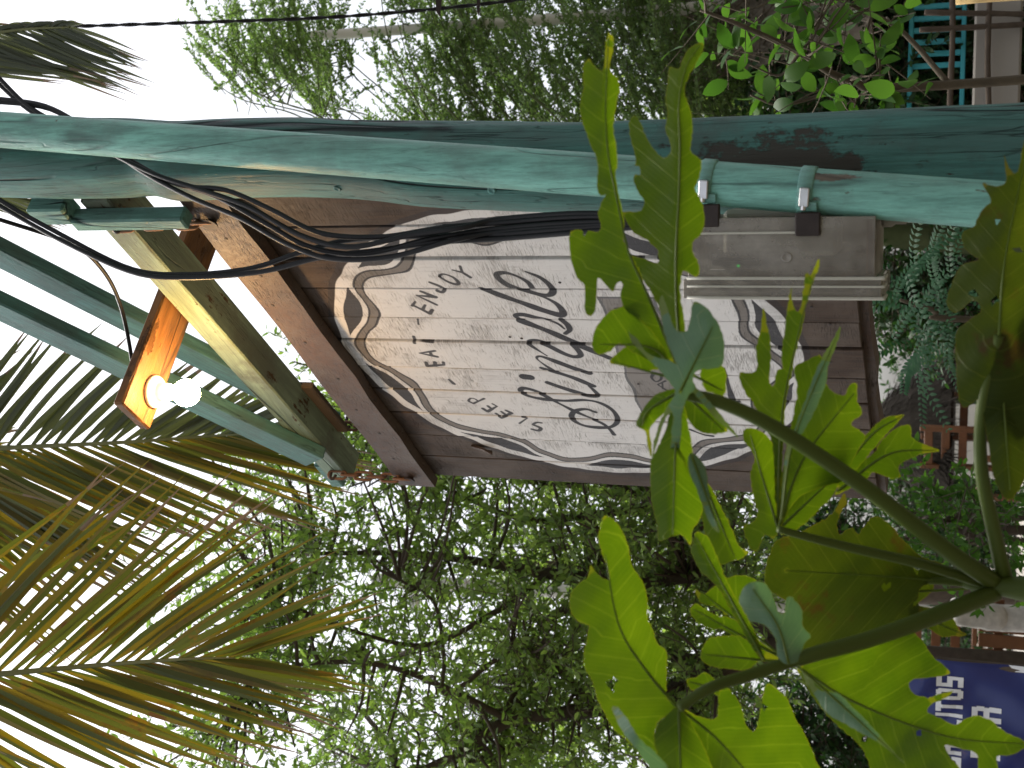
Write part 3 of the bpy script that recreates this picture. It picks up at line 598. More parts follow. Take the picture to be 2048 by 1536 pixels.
# ------------------------------------------------------------------ trees
def tube_list(mb, P, r0, r1, n=7, jit=.12): mb.tube(P, np.linspace(r0, r1, len(P)), n, True, 0, jit)
def tree(name, label, base, limbs, clusters, leaf, mat, bark, twig_len=(.25, .5), bias=(0, 0, .25), spread=.9, group=None, sub=0, seed=1, droop=.0, br=(.010, .004), cat='tree', shape=FINE, twig=None):
    R = np.random.default_rng(seed); o = thing(name, label, cat, base, group); tm = MB(); samp = []
    for pts, r0, r1 in limbs:
        P = cr([p if isinstance(p, np.ndarray) else PD(*p) for p in pts], 6*len(pts)); tube_list(tm, P, r0, r1); samp += list(P)
    samp = np.array(samp); ST, DV, LN = [], [], []
    for x, y, d, rad, n in clusters:
        Cc = PD(x, y, d); dist = np.linalg.norm(samp-Cc, axis=1); L = samp[np.argmin(dist+.15*np.maximum(0, samp[:, 2]-Cc[2]))]; gap = np.linalg.norm(Cc-L)
        bp = cr([L, (L+Cc)/2+R.normal(size=3)*.06*gap, Cc], 9)
        if gap > .12: tube_list(tm, bp, br[0], br[1], 5)
        t = R.uniform(.25 if gap < rad*2.5 else .6, 1, n); v = R.normal(size=(n, 3)); v /= np.linalg.norm(v, axis=1)[:, None]
        dv = v*spread+np.array(bias); dv /= np.linalg.norm(dv, axis=1)[:, None]
        ST.append(bp[(t*8).astype(int)]+R.normal(size=(n, 3))*rad*.33); DV.append(dv); LN.append(R.uniform(*twig_len, n))
    ST, DV, LN = np.concatenate(ST), np.concatenate(DV), np.concatenate(LN)[:, None]; u = np.linspace(0, 1, 6)[None, :, None]
    def mk(s, dv, ln): return s[:, None]+(dv*ln)[:, None]*u+(R.normal(size=s.shape)*.13*ln-Z*droop*ln)[:, None]*u*u
    stems = mk(ST, DV, LN); alls = [stems]
    for q in range(sub):
        dv2 = DV+R.normal(size=DV.shape)*.5; dv2 /= np.linalg.norm(dv2, axis=1)[:, None]; alls.append(mk(stems[np.arange(len(stems)), R.integers(1, 5, len(stems))], dv2, LN*.55))
    P = np.concatenate(alls); T = np.gradient(P, axis=1); T /= np.maximum(np.linalg.norm(T, axis=2), 1e-9)[..., None]
    U_ = np.cross(T, np.array([.31, .52, .79])); U_ /= np.linalg.norm(U_, axis=2)[..., None]; W_ = np.cross(T, U_); rr_ = np.linspace(.0030, .0010, 6)[None, :, None]
    V = np.stack([P+(U_*math.cos(a_)+W_*math.sin(a_))*rr_ for a_ in (0, 2.094, 4.189)], axis=2).reshape(-1, 3)
    o_ = (np.arange(len(P))*18)[:, None, None]+(np.arange(5)*3)[None, :, None]; k_ = np.arange(3)[None, None, :]
    Q = np.stack([o_+k_, o_+(k_+1) % 3, o_+3+(k_+1) % 3, o_+3+k_], axis=-1).reshape(-1, 4)
    ln = np.linalg.norm(P[:, -1]-P[:, 0], axis=1); m = np.maximum(3, (ln/leaf['gap']).astype(int)); si = np.repeat(np.arange(len(P)), m); n = len(si)
    uu = R.uniform(.08, 1, n)*4.999; i0 = uu.astype(int); fr_ = (uu-i0)[:, None]; B = P[si, i0]*(1-fr_)+P[si, i0+1]*fr_; td = T[si, i0]
    sd = np.cross(td, R.normal(size=(n, 3))); sd /= np.linalg.norm(sd, axis=1)[:, None]
    D = td*leaf.get('fwd', .7)+sd+R.normal(size=(n, 3))*.25; NN = R.normal(size=(n, 3))+np.array([0, 0, .8]); q = R.uniform(.6, 1.15, n)
    tm.build('trunk', bark, o, True)
    cw = leaves('crown', B, D, NN, leaf['l']*q, leaf['w']*q, mat, o, shape=shape)
    mesh_np('twigs', V-np.array(parent_loc(o)), [Q], twig or M_TWIG, cw)
    return o
def scatter(n, x0, x1, y0, y1, d0, d1, seed, rad=.3, k=5, keep=None):
    R = np.random.default_rng(seed); out = []
    while len(out) < n:
        x, y = R.uniform(x0, x1), R.uniform(y0, y1)
        if keep is None or R.random() < keep(x, y): out.append((x, y, R.uniform(d0, d1), rad, k))
    return out
def gnd(x, y, d):
    P = PD(x, y, d); P[2] = 0 if P[1] < 9 else TZ-.02; return P
# big small-leaved tree on the left, behind the sign and the palm
b = gnd(2048, 1330, 5.8)
limbs = [([b, PD(1750, 1320, 5.8), PD(1600, 1300, 5.9), PD(1440, 1335, 5.9), PD(1340, 1385, 6.0)], .10, .05),
 ([(1600,1300,5.9),(1480,1210,6.0),(1398,1152,6.0),(1283,1164,6.1),(1100,1148,6.2),(971,1126,6.2),(814,1107,6.2),(632,1107,6.1)], .055, .010),
 ([(1340,1385,6.0),(1199,1417,6.0),(1021,1442,6.0),(922,1504,5.9),(800,1560,5.9)], .045, .015),
 ([(1440,1335,5.9),(1240,1280,6.2),(1141,1223,6.2),(1079,1260,6.2),(1046,1347,6.2),(1004,1434,6.1),(930,1540,6.0)], .03, .010),
 ([(1480,1210,6.0),(1380,1080,6.3),(1314,1010,6.4),(1200,960,6.5),(1060,960,6.5),(930,900,6.6),(760,800,6.6)], .045, .008),
 ([(1314,1010,6.4),(1180,1030,6.5),(1060,1040,6.5),(940,1000,6.4),(800,930,6.3)], .026, .007),
 ([(1199,1417,6.0),(1046,1300,5.9),(897,1388,5.8),(888,1314,5.8),(868,1206,5.8),(800,1160,5.8)], .016, .005),
 ([(1021,1442,6.0),(900,1380,5.7),(760,1330,5.6),(600,1330,5.5),(480,1380,5.5)], .018, .005),
 ([(1100,1148,6.2),(980,1230,6.0),(850,1290,5.9),(700,1260,5.8),(560,1200,5.8)], .018, .005),
 ([(1340,1385,6.0),(1380,1460,6.0),(1300,1560,6.0)], .05, .03)]
dens = lambda x, y: (.28 if x < 560 else .62 if x < 760 else 1.0)*(1.0 if y > 930 or x > 640 else .5)
cl = scatter(285, 400, 1500, 800, 1600, 5.3, 6.9, 3, .26, 5, dens)+scatter(64, 440, 900, 560, 1000, 5.9, 6.9, 4, .25, 5, dens)+scatter(34, 330, 620, 1050, 1560, 5.4, 6.0, 5, .22, 5)+scatter(46, 850, 1500, 560, 800, 5.9, 6.9, 26, .26, 5)+scatter(95, 860, 1500, 940, 1600, 5.6, 6.9, 27, .26, 5)
tree('leafy_tree', 'large small-leaved green tree filling the left behind the sign', b, limbs, cl, dict(l=.049, w=.0165, gap=.0155), M_LEAFL, M_BARK, (.22, .48), (.05, 0, .1), .9, None, 0, 11)
# paler tree further back
b = gnd(2000, 1180, 11.0)
cl = scatter(84, 960, 1600, 900, 1600, 10.2, 12.5, 6, .5, 6)
tree('pale_tree', 'paler yellow-green tree showing through behind the leafy tree', b, [([b, PD(1600, 1180, 11.2), PD(1300, 1150, 11.2), PD(1000, 1120, 11.3)], .12, .03), ([(1600,1180,11.2),(1350,1380,11.2),(1100,1500,11.3)], .07, .02), ([(1450,1160,11.2),(1250,1000,11.4),(1050,960,11.5)], .06, .02)],
     cl, dict(l=.085, w=.035, gap=.04), M_LEAFB, M_BARK, (.45, .9), (0, 0, .1), .9, None, 0, 12)
# feathery tree to the right of the post
b = gnd(2048, 520, 7.2)
limbs = [([b, PD(1800, 470, 7.2), PD(1600, 420, 7.2), PD(1350, 380, 7.2), PD(1000, 360, 7.2), PD(700, 330, 7.2)], .09, .015)]
Rr = np.random.default_rng(9)
for k in range(30):
    x = 560+k*32+Rr.uniform(-15, 15); dx = Rr.uniform(-150, -40)-60*(k < 8); y1 = Rr.uniform(-120, 90) if k > 5 else Rr.uniform(80, 160)
    d0 = Rr.uniform(6.5, 7.8); limbs.append(([(x+120, 350, 7.2), (x+40, 240, d0), (x+dx*.55, (240+y1)/2+10, d0), (x+dx, y1, d0)], .0065, .002))
cl = scatter(125, 730, 1520, -60, 260, 6.4, 7.9, 8, .16, 5, lambda x, y: .22 if x < 860 else .35 if y < 100 and x < 1050 else .9)+scatter(34, 460, 720, 90, 245, 6.6, 7.6, 10, .1, 4)+scatter(70, 800, 1560, 250, 480, 6.6, 7.8, 25, .16, 5)
tree('feathery_tree', 'feathery fine-leaved tree spraying out to the right of the post', b, limbs, cl, dict(l=.024, w=.0105, gap=.0048, fwd=.8), M_LEAFR, M_TWIGG, (.28, .62), (.62, 0, .42), .30, None, 1, 13, .12, (.004, .002), 'tree', FINE, M_TWIGG)
# broad leaved shrub right
b = gnd(2048, 120, 3.9)
limbs = [([b, PD(1900, 170, 3.9), PD(1700, 160, 3.8), PD(1600, 105, 3.75), PD(1480, 50, 3.7), PD(1400, 20, 3.7)], .018, .004), ([(1700,160,3.8),(1640,190,3.9),(1560,210,3.9),(1500,190,3.9)], .008, .003), ([(1600,105,3.75),(1560,150,3.8),(1500,130,3.8)], .006, .002), ([(1900,170,3.9),(1800,60,4.0),(1700,10,4.0),(1600,-30,4.0)], .010, .003)]
cl = scatter(34, 1400, 1780, -10, 215, 3.5, 4.3, 21, .10, 2)
tree('broad_leaved_shrub', 'loose shrub with broad oval leaves to the right of the post', b, limbs, cl, dict(l=.086, w=.044, gap=.062, fwd=.4), M_LEAFX, M_TWIG, (.12, .26), (0, 0, .2), .9, None, 0, 14, 0, (.005, .002), 'shrub', BROAD)
# darker foliage behind the lower right
b = gnd(2048, 200, 7.0)
cl = scatter(230, 1580, 2080, -40, 260, 6.3, 7.6, 22, .26, 8, lambda x, y: 0.0 if 1830 < x < 2010 and y < 125 else .5 if x < 1650 else 1)
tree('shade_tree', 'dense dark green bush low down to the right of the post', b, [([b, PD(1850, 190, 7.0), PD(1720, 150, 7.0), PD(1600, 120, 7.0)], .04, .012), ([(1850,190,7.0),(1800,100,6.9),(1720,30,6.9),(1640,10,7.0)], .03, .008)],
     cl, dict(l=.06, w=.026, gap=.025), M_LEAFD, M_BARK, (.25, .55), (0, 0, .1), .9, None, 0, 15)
b = gnd(2060, 260, 11.5)
cl = scatter(110, 1400, 1780, -60, 300, 10, 12, 24, .5, 7)
tree('bright_tree', 'bright green tree seen through the foliage right of the post', b, [([b, PD(1750, 250, 11.6), PD(1500, 180, 11.7), PD(1300, 120, 11.8)], .1, .03)], cl, dict(l=.085, w=.034, gap=.042), M_LEAFB, M_BARK, (.45, .85), (0, 0, .1), .9, None, 0, 16)
# hedge of dark shrubs low on the left and middle
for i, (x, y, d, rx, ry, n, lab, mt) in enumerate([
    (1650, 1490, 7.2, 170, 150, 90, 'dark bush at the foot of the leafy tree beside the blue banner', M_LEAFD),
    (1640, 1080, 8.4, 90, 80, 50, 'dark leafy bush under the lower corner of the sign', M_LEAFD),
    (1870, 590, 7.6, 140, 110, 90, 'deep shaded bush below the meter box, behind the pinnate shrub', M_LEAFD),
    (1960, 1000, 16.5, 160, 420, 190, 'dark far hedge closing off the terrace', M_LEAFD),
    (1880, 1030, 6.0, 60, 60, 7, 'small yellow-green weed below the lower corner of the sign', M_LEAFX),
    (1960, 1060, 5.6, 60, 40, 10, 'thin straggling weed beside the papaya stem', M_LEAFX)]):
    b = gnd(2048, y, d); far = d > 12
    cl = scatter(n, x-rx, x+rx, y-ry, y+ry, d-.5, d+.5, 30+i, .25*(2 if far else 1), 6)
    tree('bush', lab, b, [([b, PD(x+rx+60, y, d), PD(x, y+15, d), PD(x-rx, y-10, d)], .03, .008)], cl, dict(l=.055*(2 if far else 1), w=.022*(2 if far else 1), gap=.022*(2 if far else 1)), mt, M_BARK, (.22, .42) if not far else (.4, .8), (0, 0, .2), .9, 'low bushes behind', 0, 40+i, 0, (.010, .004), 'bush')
# long sprays of pinnate leaves under the meter box
b = gnd(2048, 640, 4.6); fern = thing('pinnate_shrub', 'shrub with ferny pinnate leaves below the meter box', 'shrub', b)
MB().tube(cr([b, PD(1960, 640, 4.6), PD(1870, 620, 4.6), PD(1800, 600, 4.6)], 16), np.linspace(.016, .006, 16), 7).build('stem', M_TWIG, fern, True)
Rf = np.random.default_rng(5)
for k in range(34):
    x0, y0 = Rf.uniform(1780, 1930), Rf.uniform(500, 700); d0 = Rf.uniform(4.2, 4.9)
    a = Rf.uniform(-2.6, 2.6); L = Rf.uniform(.20, .34); A = PD(x0, y0, d0); dv = nrm(RT*math.sin(a)+Z*(-.25+.7*math.cos(a))-F*Rf.uniform(-.4, .4))
    P = cr([A, A+dv*L*.5, A+dv*L-Z*.05], 16); nn = nrm(np.cross(dv, np.cross(Z+F*-.6, dv)))
    B, D, NN, LL, WW = [], [], [], [], []
    for j in range(1, 16):
        td = nrm(P[min(j+1, 15)]-P[j-1]); sd = nrm(np.cross(td, nn))
        for sg in (-1, 1): B.append(P[j]); D.append(sd*sg+td*.35); NN.append(nn); q = .6+.4*math.sin(math.pi*j/16); LL.append(.036*q); WW.append(.0125*q)
    leaves('leaf', np.array(B), np.array(D), np.array(NN), np.array(LL), np.array(WW), M_FERN, fern)

# ------------------------------------------------------------------ palm
TR = np.array([-3.0, 4.2, 0]); CT = np.array([-2.75, 4.2, 5.6])
palm = thing('palm_tree', 'coconut palm whose long drooping fronds hang in from above', 'palm tree', TR)
P = cr([TR, TR+np.array([.1, 0, 2.5]), CT], 26); MB().tube(P, np.linspace(.17, .11, 26), 14, True, 0, .06).build('trunk', M_BARK, palm, True)
def frond(path, up_side, lo_side, spacing, seed, vis, wid=.026, lab=None, conv=.55):
    """rachis through 3D points; leaflets on both sides: (lateral, length, forward, material); vis: where on the path leaflets begin"""
    R = np.random.default_rng(seed); P = cr(path, 160); P = P[np.concatenate([[True], np.linalg.norm(np.diff(P, axis=0), axis=1) > 1e-4])]
    s = np.concatenate([[0], np.cumsum(np.linalg.norm(np.diff(P, axis=0), axis=1))]); fr = MB().tube(P, np.linspace(.016, .0022, len(P)), 8).build('frond', M_RACH, palm, True)
    if lab: fr['label'] = lab
    s0 = s[-1]-vis; k = 0; sv = s0
    while sv < s[-1]-.01:
        t = (sv-s0)/vis; b = np.array([np.interp(sv, s, P[:, q]) for q in range(3)]); b2 = np.array([np.interp(min(sv+.02, s[-1]), s, P[:, q]) for q in range(3)]); td = nrm(b2-b) if np.linalg.norm(b2-b) > 1e-6 else td
        for sg, (lat, ln, fw, mt) in ((1, up_side), (-1, lo_side)):
            L = ln*(1-.55*t**3)*R.uniform(.86, 1.1); lv = np.asarray(lat, float); dv = nrm(lv*(1-conv*t**3)+td*(fw+conv*t**3)+R.normal(size=3)*.022)
            bb = b+td*(R.uniform(-.008, .008)+(spacing*.5 if sg < 0 else 0)); view = nrm(bb-CAM); ra = R.uniform(-.55, .55)
            s1 = nrm(np.cross(dv, view)); n1 = np.cross(s1, dv); side = s1*math.cos(ra)+n1*math.sin(ra); nn = np.cross(side, dv)
            m = 10; V = []; Fs = []; W = wid*R.uniform(.8, 1.15)*(1-.3*t**2); sag = R.uniform(.03, .10); tw = R.normal()*.008
            for j in range(m):
                q = j/(m-1); c = bb+dv*L*q-Z*L*sag*q*q+side*tw*math.sin(q*3.1)
                w = W*(.30+.70*q/.22 if q < .22 else (1-((q-.22)/.78)**1.7))*.5+.0005
                V += [c-side*w+nn*w*.5, c, c+side*w+nn*w*.5]
                if j: o = 3*(j-1); Fs += [(o, o+1, o+4, o+3), (o+1, o+2, o+5, o+4)]
            mb = MB().add(V, Fs); nd = int(R.choice([0, 0, 2, 2, 4])); hv = int(R.choice([0, 1])); mb.m = [0 if (q % 2) == hv or mt is M_PALMG else 2 for q in range(len(Fs)-nd)]+[1]*nd  # olive and yellow halves: light through one half is put into its colour
            mb.build('leaflet', [mt, M_PALMD, M_PALM if mt is M_PALMY else M_PALMY], fr)
        sv += spacing*R.uniform(.85, 1.15)*(1-.35*t); k += 1
Dp = lambda pts: [PD(*p) for p in pts]
frond([CT, CT+np.array([.9, -.1, .35])]+Dp([(-420,935,4.15),(-150,915,4.1),(0,897,4.05),(240,885,4.0),(420,872,4.0),(500,868,3.95)]),
      (RT*1.0-F*.2, .52, .95, M_PALMG), (-RT*.72+F*.1, .80, 1.25, M_PALMY), .047, 1, 1.45, .032, 'drooping palm frond beside the lamp, its leaflets painted a lit-through yellow on one side')
frond([CT, CT+np.array([.7, -.35, .25])]+Dp([(-400,1385,3.6),(-160,1362,3.55),(0,1348,3.5),(200,1330,3.5),(370,1318,3.45),(470,1316,3.45)]),
      (RT*1.0-F*.05, .80, 1.0, M_PALM), (-RT*.68+F*.1, .70, 1.2, M_PALM), .052, 2, 1.35, .033, 'olive palm frond hanging at the far left')
frond([CT, CT+np.array([1.0, .2, .5])]+Dp([(-560,900,4.7),(-350,880,4.6),(-220,880,4.55),(-120,900,4.5),(-30,930,4.5)]),
      (RT*.9, .4, .9, M_PALM), (-RT*.60, 1.25, 1.1, M_PALMY), .034, 3, .95, .036, 'frond further back with broad leaflets painted a lit-through yellow')
frond([CT, CT+np.array([1.6, -.3, .75]), PD(-700, 420, 4.2), PD(-420, 230, 4.0), PD(-160, 95, 3.9), PD(20, 62, 3.85), PD(140, 54, 3.8)],
      (RT*.15, .12, 1.0, M_PALMG), (-RT*.62, .52, 1.25, M_PALMG), .017, 4, .62, .018, 'dry end of a palm frond above the post', .1)
frond([CT, CT+np.array([1.5, .2, .5]), PD(-600, 520, 4.4), PD(-300, 380, 4.3), PD(-150, 370, 4.25), PD(-20, 388, 4.2), PD(70, 400, 4.2)],
      (RT*.25, .2, 1.0, M_PALMY), (-RT*.4, .33, 1.6, M_PALMG), .035, 5, .40, .016, None, .1)

# ------------------------------------------------------------------ papaya plant in the foreground
PT = PD(1950, 1165, 1.50); pb = np.array([PT[0]-.03, PT[1], 0]); PT = PD(1925, 1168, 1.53); pap = thing('papaya_plant', 'young papaya plant with big lobed green leaves in front of the sign', 'plant', pb)
SPt = cr([pb, pb*.5+PT*.5, PT-Z*.30, PT-Z*.16, PT-Z*.07, PT], 40); MB().tube(SPt, np.interp(PT[2]-SPt[:, 2], [0, .03, .10, .22, 1.5], [.004, .010, .018, .0235, .031])*(1+.05*np.sin(SPt[:, 2]*95)), 18).build('stem', M_PET, pap, True)
from mathutils.geometry import delaunay_2d_cdt
def inside(P, poly):
    x, y = P[:, 0], P[:, 1]; r = np.zeros(len(P), bool); j = len(poly)-1
    for i in range(len(poly)):
        a, b = poly[i], poly[j]; c = (a[1] > y) != (b[1] > y)
        r ^= c & (x < (b[0]-a[0])*(y-a[1])/((b[1]-a[1]) if b[1] != a[1] else 1e-9)+a[0]); j = i
    return r
def segdist(P, A, B):
    d = B-A; t = np.clip(((P-A) @ d)/max(d @ d, 1e-9), 0, 1); return np.linalg.norm(P-A-t[:, None]*d, axis=1), t
def blade(mb, pts, tf, d, grad=(0, 0), mid=None, mi=0, fold=.03, und=.006, seed=0, holes=()):
    """one lobe group of a leaf blade: outline, then its own distance, slant, fold along the midrib and undulation"""
    R = np.random.default_rng(seed+17); Q = np.array([tf(*p) for p in pts], float); m = len(Q); out = []
    for i in range(m):                                           # closed smooth outline, a little uneven
        a, b, c, e = Q[i-1], Q[i], Q[(i+1) % m], Q[(i+2) % m]; n = max(2, int(np.linalg.norm(c-b)/6))
        for t in np.arange(n)/n: out.append(.5*((2*b)+(c-a)*t+(2*a-5*b+4*c-e)*t*t+(3*b-a-3*c+e)*t**3))
    out = np.array(out)+R.normal(size=(len(out), 2))*.7; c0 = Q.mean(0); x0, y0 = out.min(0); x1, y1 = out.max(0)
    G = np.array([(x, y) for x in np.arange(x0, x1, 11) for y in np.arange(y0, y1, 11)])+R.normal(size=(len(np.arange(x0, x1, 11))*len(np.arange(y0, y1, 11)), 2))*1.5
    eo = np.roll(out, -1, 0)
    def od(P): return np.min([segdist(P, p, q)[0] for p, q in zip(out, eo)], axis=0)
    G = G[inside(G, out)]; G = G[od(G) > 5] if len(G) else G
    allp = np.vstack([out, G]); res = delaunay_2d_cdt([Vector(p) for p in allp.tolist()], [], [list(range(len(out)))], 1, 1e-4)
    P = np.array([tuple(v) for v in res[0]]); Fs = [tuple(f) for f in res[2]]
    ml = np.array([tf(*p) for p in mid], float) if mid else np.array([c0-(0, 60), c0+(0, 60)])
    best = np.full(len(P), 1e9); along = np.zeros(len(P)); acc = 0
    for A, B in zip(ml[:-1], ml[1:]):
        ds, t = segdist(P, A, B); L = np.linalg.norm(B-A); k = ds < best; best[k] = ds[k]; along[k] = (acc+t*L)[k]; acc += L
    ph = R.uniform(0, 6, 4)
    dd = d+grad[0]*(P[:, 0]-c0[0])/100+grad[1]*(P[:, 1]-c0[1])/100+fold*.45*best/100+.42*und*(np.sin(P[:, 0]/41+ph[0])+np.sin(P[:, 1]/35+ph[1])+.35*np.sin((P[:, 0]+P[:, 1])/17+ph[2]))
    ed = np.clip(1-od(P)/16, 0, 1); ed[:] = np.where(ed > .92, 1.0, ed*.9)
    for hx, hy, hr in holes:
        h = tf(hx, hy); Fs = [f for f in Fs if np.linalg.norm(P[list(f)].mean(0)-h) > hr]
    mb.add([PD(x, y, q) for (x, y), q in zip(P, dd)], Fs, mi); mb.uv += [(float((al-be*.8)/330), float(e)) for al, be, e in zip(along, best, ed)]
    if mid:
        r0 = .0018; cm = cr(ml, 20); dm = d+grad[0]*(cm[:, 0]-c0[0])/100+grad[1]*(cm[:, 1]-c0[1])/100+.42*und*(np.sin(cm[:, 0]/41+ph[0])+np.sin(cm[:, 1]/35+ph[1])+.35*np.sin((cm[:, 0]+cm[:, 1])/17+ph[2]))
        mb.tube([PD(x, y, q-.0006) for (x, y), q in zip(cm, dm)], np.linspace(r0, .0005, 20), 6, False, 2); mb.uv += [(0, 0)]*(len(mb.v)-len(mb.uv))
tA = lambda x, y: np.array([1100+.390625*x, 40+.390625*y]); tB = lambda x, y: np.array([1120+.44272*x, 520+.44272*y]); tC = lambda x, y: np.array([1120+.453125*x, 960+.453125*y]); tD = lambda x, y: np.array([x, y], float)
def papaya_leaf(blades, label, petiole, r0, r1, mat=None):
    mb = MB(); mb.uv = []
    for k, bl in enumerate(blades): blade(mb, *bl[:3], **bl[3], seed=k+len(blades))
    lf = mb.build('leaf', [mat or M_PAP, M_PAPP, M_VEIN], pap, True); lf['label'] = label
    if petiole: MB().tube(cr(Dp(petiole), 30), np.linspace(r0, r1, 30), 12).build('petiole', M_PET, lf, True)
papaya_leaf([
 ([(300,70),(325,95),(318,180),(305,260),(330,285),(352,310),(352,370),(330,480),(325,560),(340,660),(345,740),(335,790),(350,880),(365,950),(380,1030),(375,1100),(385,1150),(430,1230),(460,1290),(500,1400),(560,1530),(600,1640),(640,1760),(560,1700),(480,1600),(420,1540),(385,1480),(360,1420),(370,1350),(345,1345),(320,1390),(275,1345),(245,1320),(240,1380),(235,1460),(220,1510),(195,1515),(178,1480),(175,1360),(140,1320),(110,1240),(98,1140),(105,1085),(150,1075),(215,1080),(255,1080),(260,1040),(245,990),(270,920),(285,895),(255,900),(240,860),(245,780),(235,700),(215,660),(180,560),(160,500),(155,420),(170,350),(168,240),(200,195),(215,215),(255,260),(275,240),(282,150)],
  tA, 1.33, dict(grad=(.01, .012), mid=[(640,1740),(540,1500),(470,1340),(400,1180),(350,950),(300,700),(285,450),(300,90)], fold=.05, holes=[(185,1085,6)])),
 ([(780,115),(780,160),(740,240),(715,280),(690,370),(720,470),(730,560),(722,670),(775,720),(765,800),(740,870),(760,890),(785,970),(790,1050),(770,1100),(730,1140),(735,1200),(760,1240),(765,1300),(745,1315),(690,1285),(675,1300),(668,1400),(690,1560),(700,1760),(640,1760),(600,1600),(560,1480),(520,1400),(470,1320),(440,1270),(415,1205),(470,1220),(530,1240),(560,1230),(545,1170),(500,1130),(430,1090),(400,1040),(375,985),(430,980),(470,975),(480,930),(450,880),(430,830),(435,790),(460,790),(455,750),(432,745),(440,720),(425,650),(405,560),(410,510),(435,485),(460,520),(490,590),(530,660),(580,705),(610,690),(620,650),(600,590),(590,560),(600,480),(590,400),(605,300),(610,240),(660,250),(680,200),(720,140)],
  tA, 1.345, dict(grad=(-.01, .010), mid=[(680,1740),(650,1500),(645,1200),(660,900),(665,640),(660,420),(700,230),(770,130)], fold=.04)),
 ([(490,440),(420,330),(330,230),(300,200),(270,215),(215,240),(160,310),(145,390),(175,425),(230,410),(265,375),(300,395),(330,420),(420,460),(540,560)], tB, 1.355, dict(mid=[(540,550),(420,400),(180,380)], fold=.05)),
 ([(225,460),(290,400),(330,400),(420,450),(495,445),(540,560),(480,490),(400,500),(310,485)], tB, 1.375, dict(mid=[(530,540),(240,460)])),
 ([(305,295),(318,330),(345,350),(400,425),(500,455),(525,470),(490,390),(470,330),(448,200),(462,160),(490,230),(515,300),(540,322),(575,315),(590,250),(605,190),(650,205),(700,260),(735,340),(742,420),(730,480),(680,490),(620,500),(600,540),(640,600),(720,690),(805,800),(740,750),(660,670),(600,600),(575,625),(550,700),(545,800),(530,950),(500,1030),(495,900),(505,780),(505,690),(470,730),(440,830),(415,900),(430,800),(470,690),(520,600),(500,560),(440,490),(370,420),(320,360)],
  tB, 1.325, dict(mi=1, mid=[(540,600),(600,480),(690,300)], fold=.05, und=.004)),
 ([(505,640),(480,760),(440,850),(410,910),(410,1020),(415,1100),(440,1200),(445,1270),(490,1255),(545,1240),(570,1265),(590,1290),(600,1220),(640,1150),(650,1060),(640,960),(605,880),(580,740),(560,660)], tB, 1.34, dict(grad=(0, -.012), mid=[(535,620),(520,900),(510,1240)], fold=.07)),
 ([(560,590),(570,700),(600,750),(640,780),(700,785),(755,775),(745,750),(690,690),(640,620)], tB, 1.38, dict(mid=[(570,610),(740,770)])),
 ([(640,490),(650,580),(690,600),(735,620),(750,560),(738,480)], tB, 1.38, dict(mid=[(600,520),(735,590)])),
 ([(540,580),(450,600),(390,650),(345,730),(355,760),(385,770),(395,830),(410,890),(415,830),(405,770),(430,730),(480,680),(530,620)], tB, 1.36, dict(mid=[(530,600),(400,680),(370,750)], fold=.15))],
 'papaya leaf with two long upright lobes and a pale bluish middle', [(1990, 1165, 1.52), (1900, 1105, 1.47), (1730, 975, 1.42), (1560, 862, 1.37), (1450, 808, 1.35), (1360, 785, 1.34)], .0108, .0062)
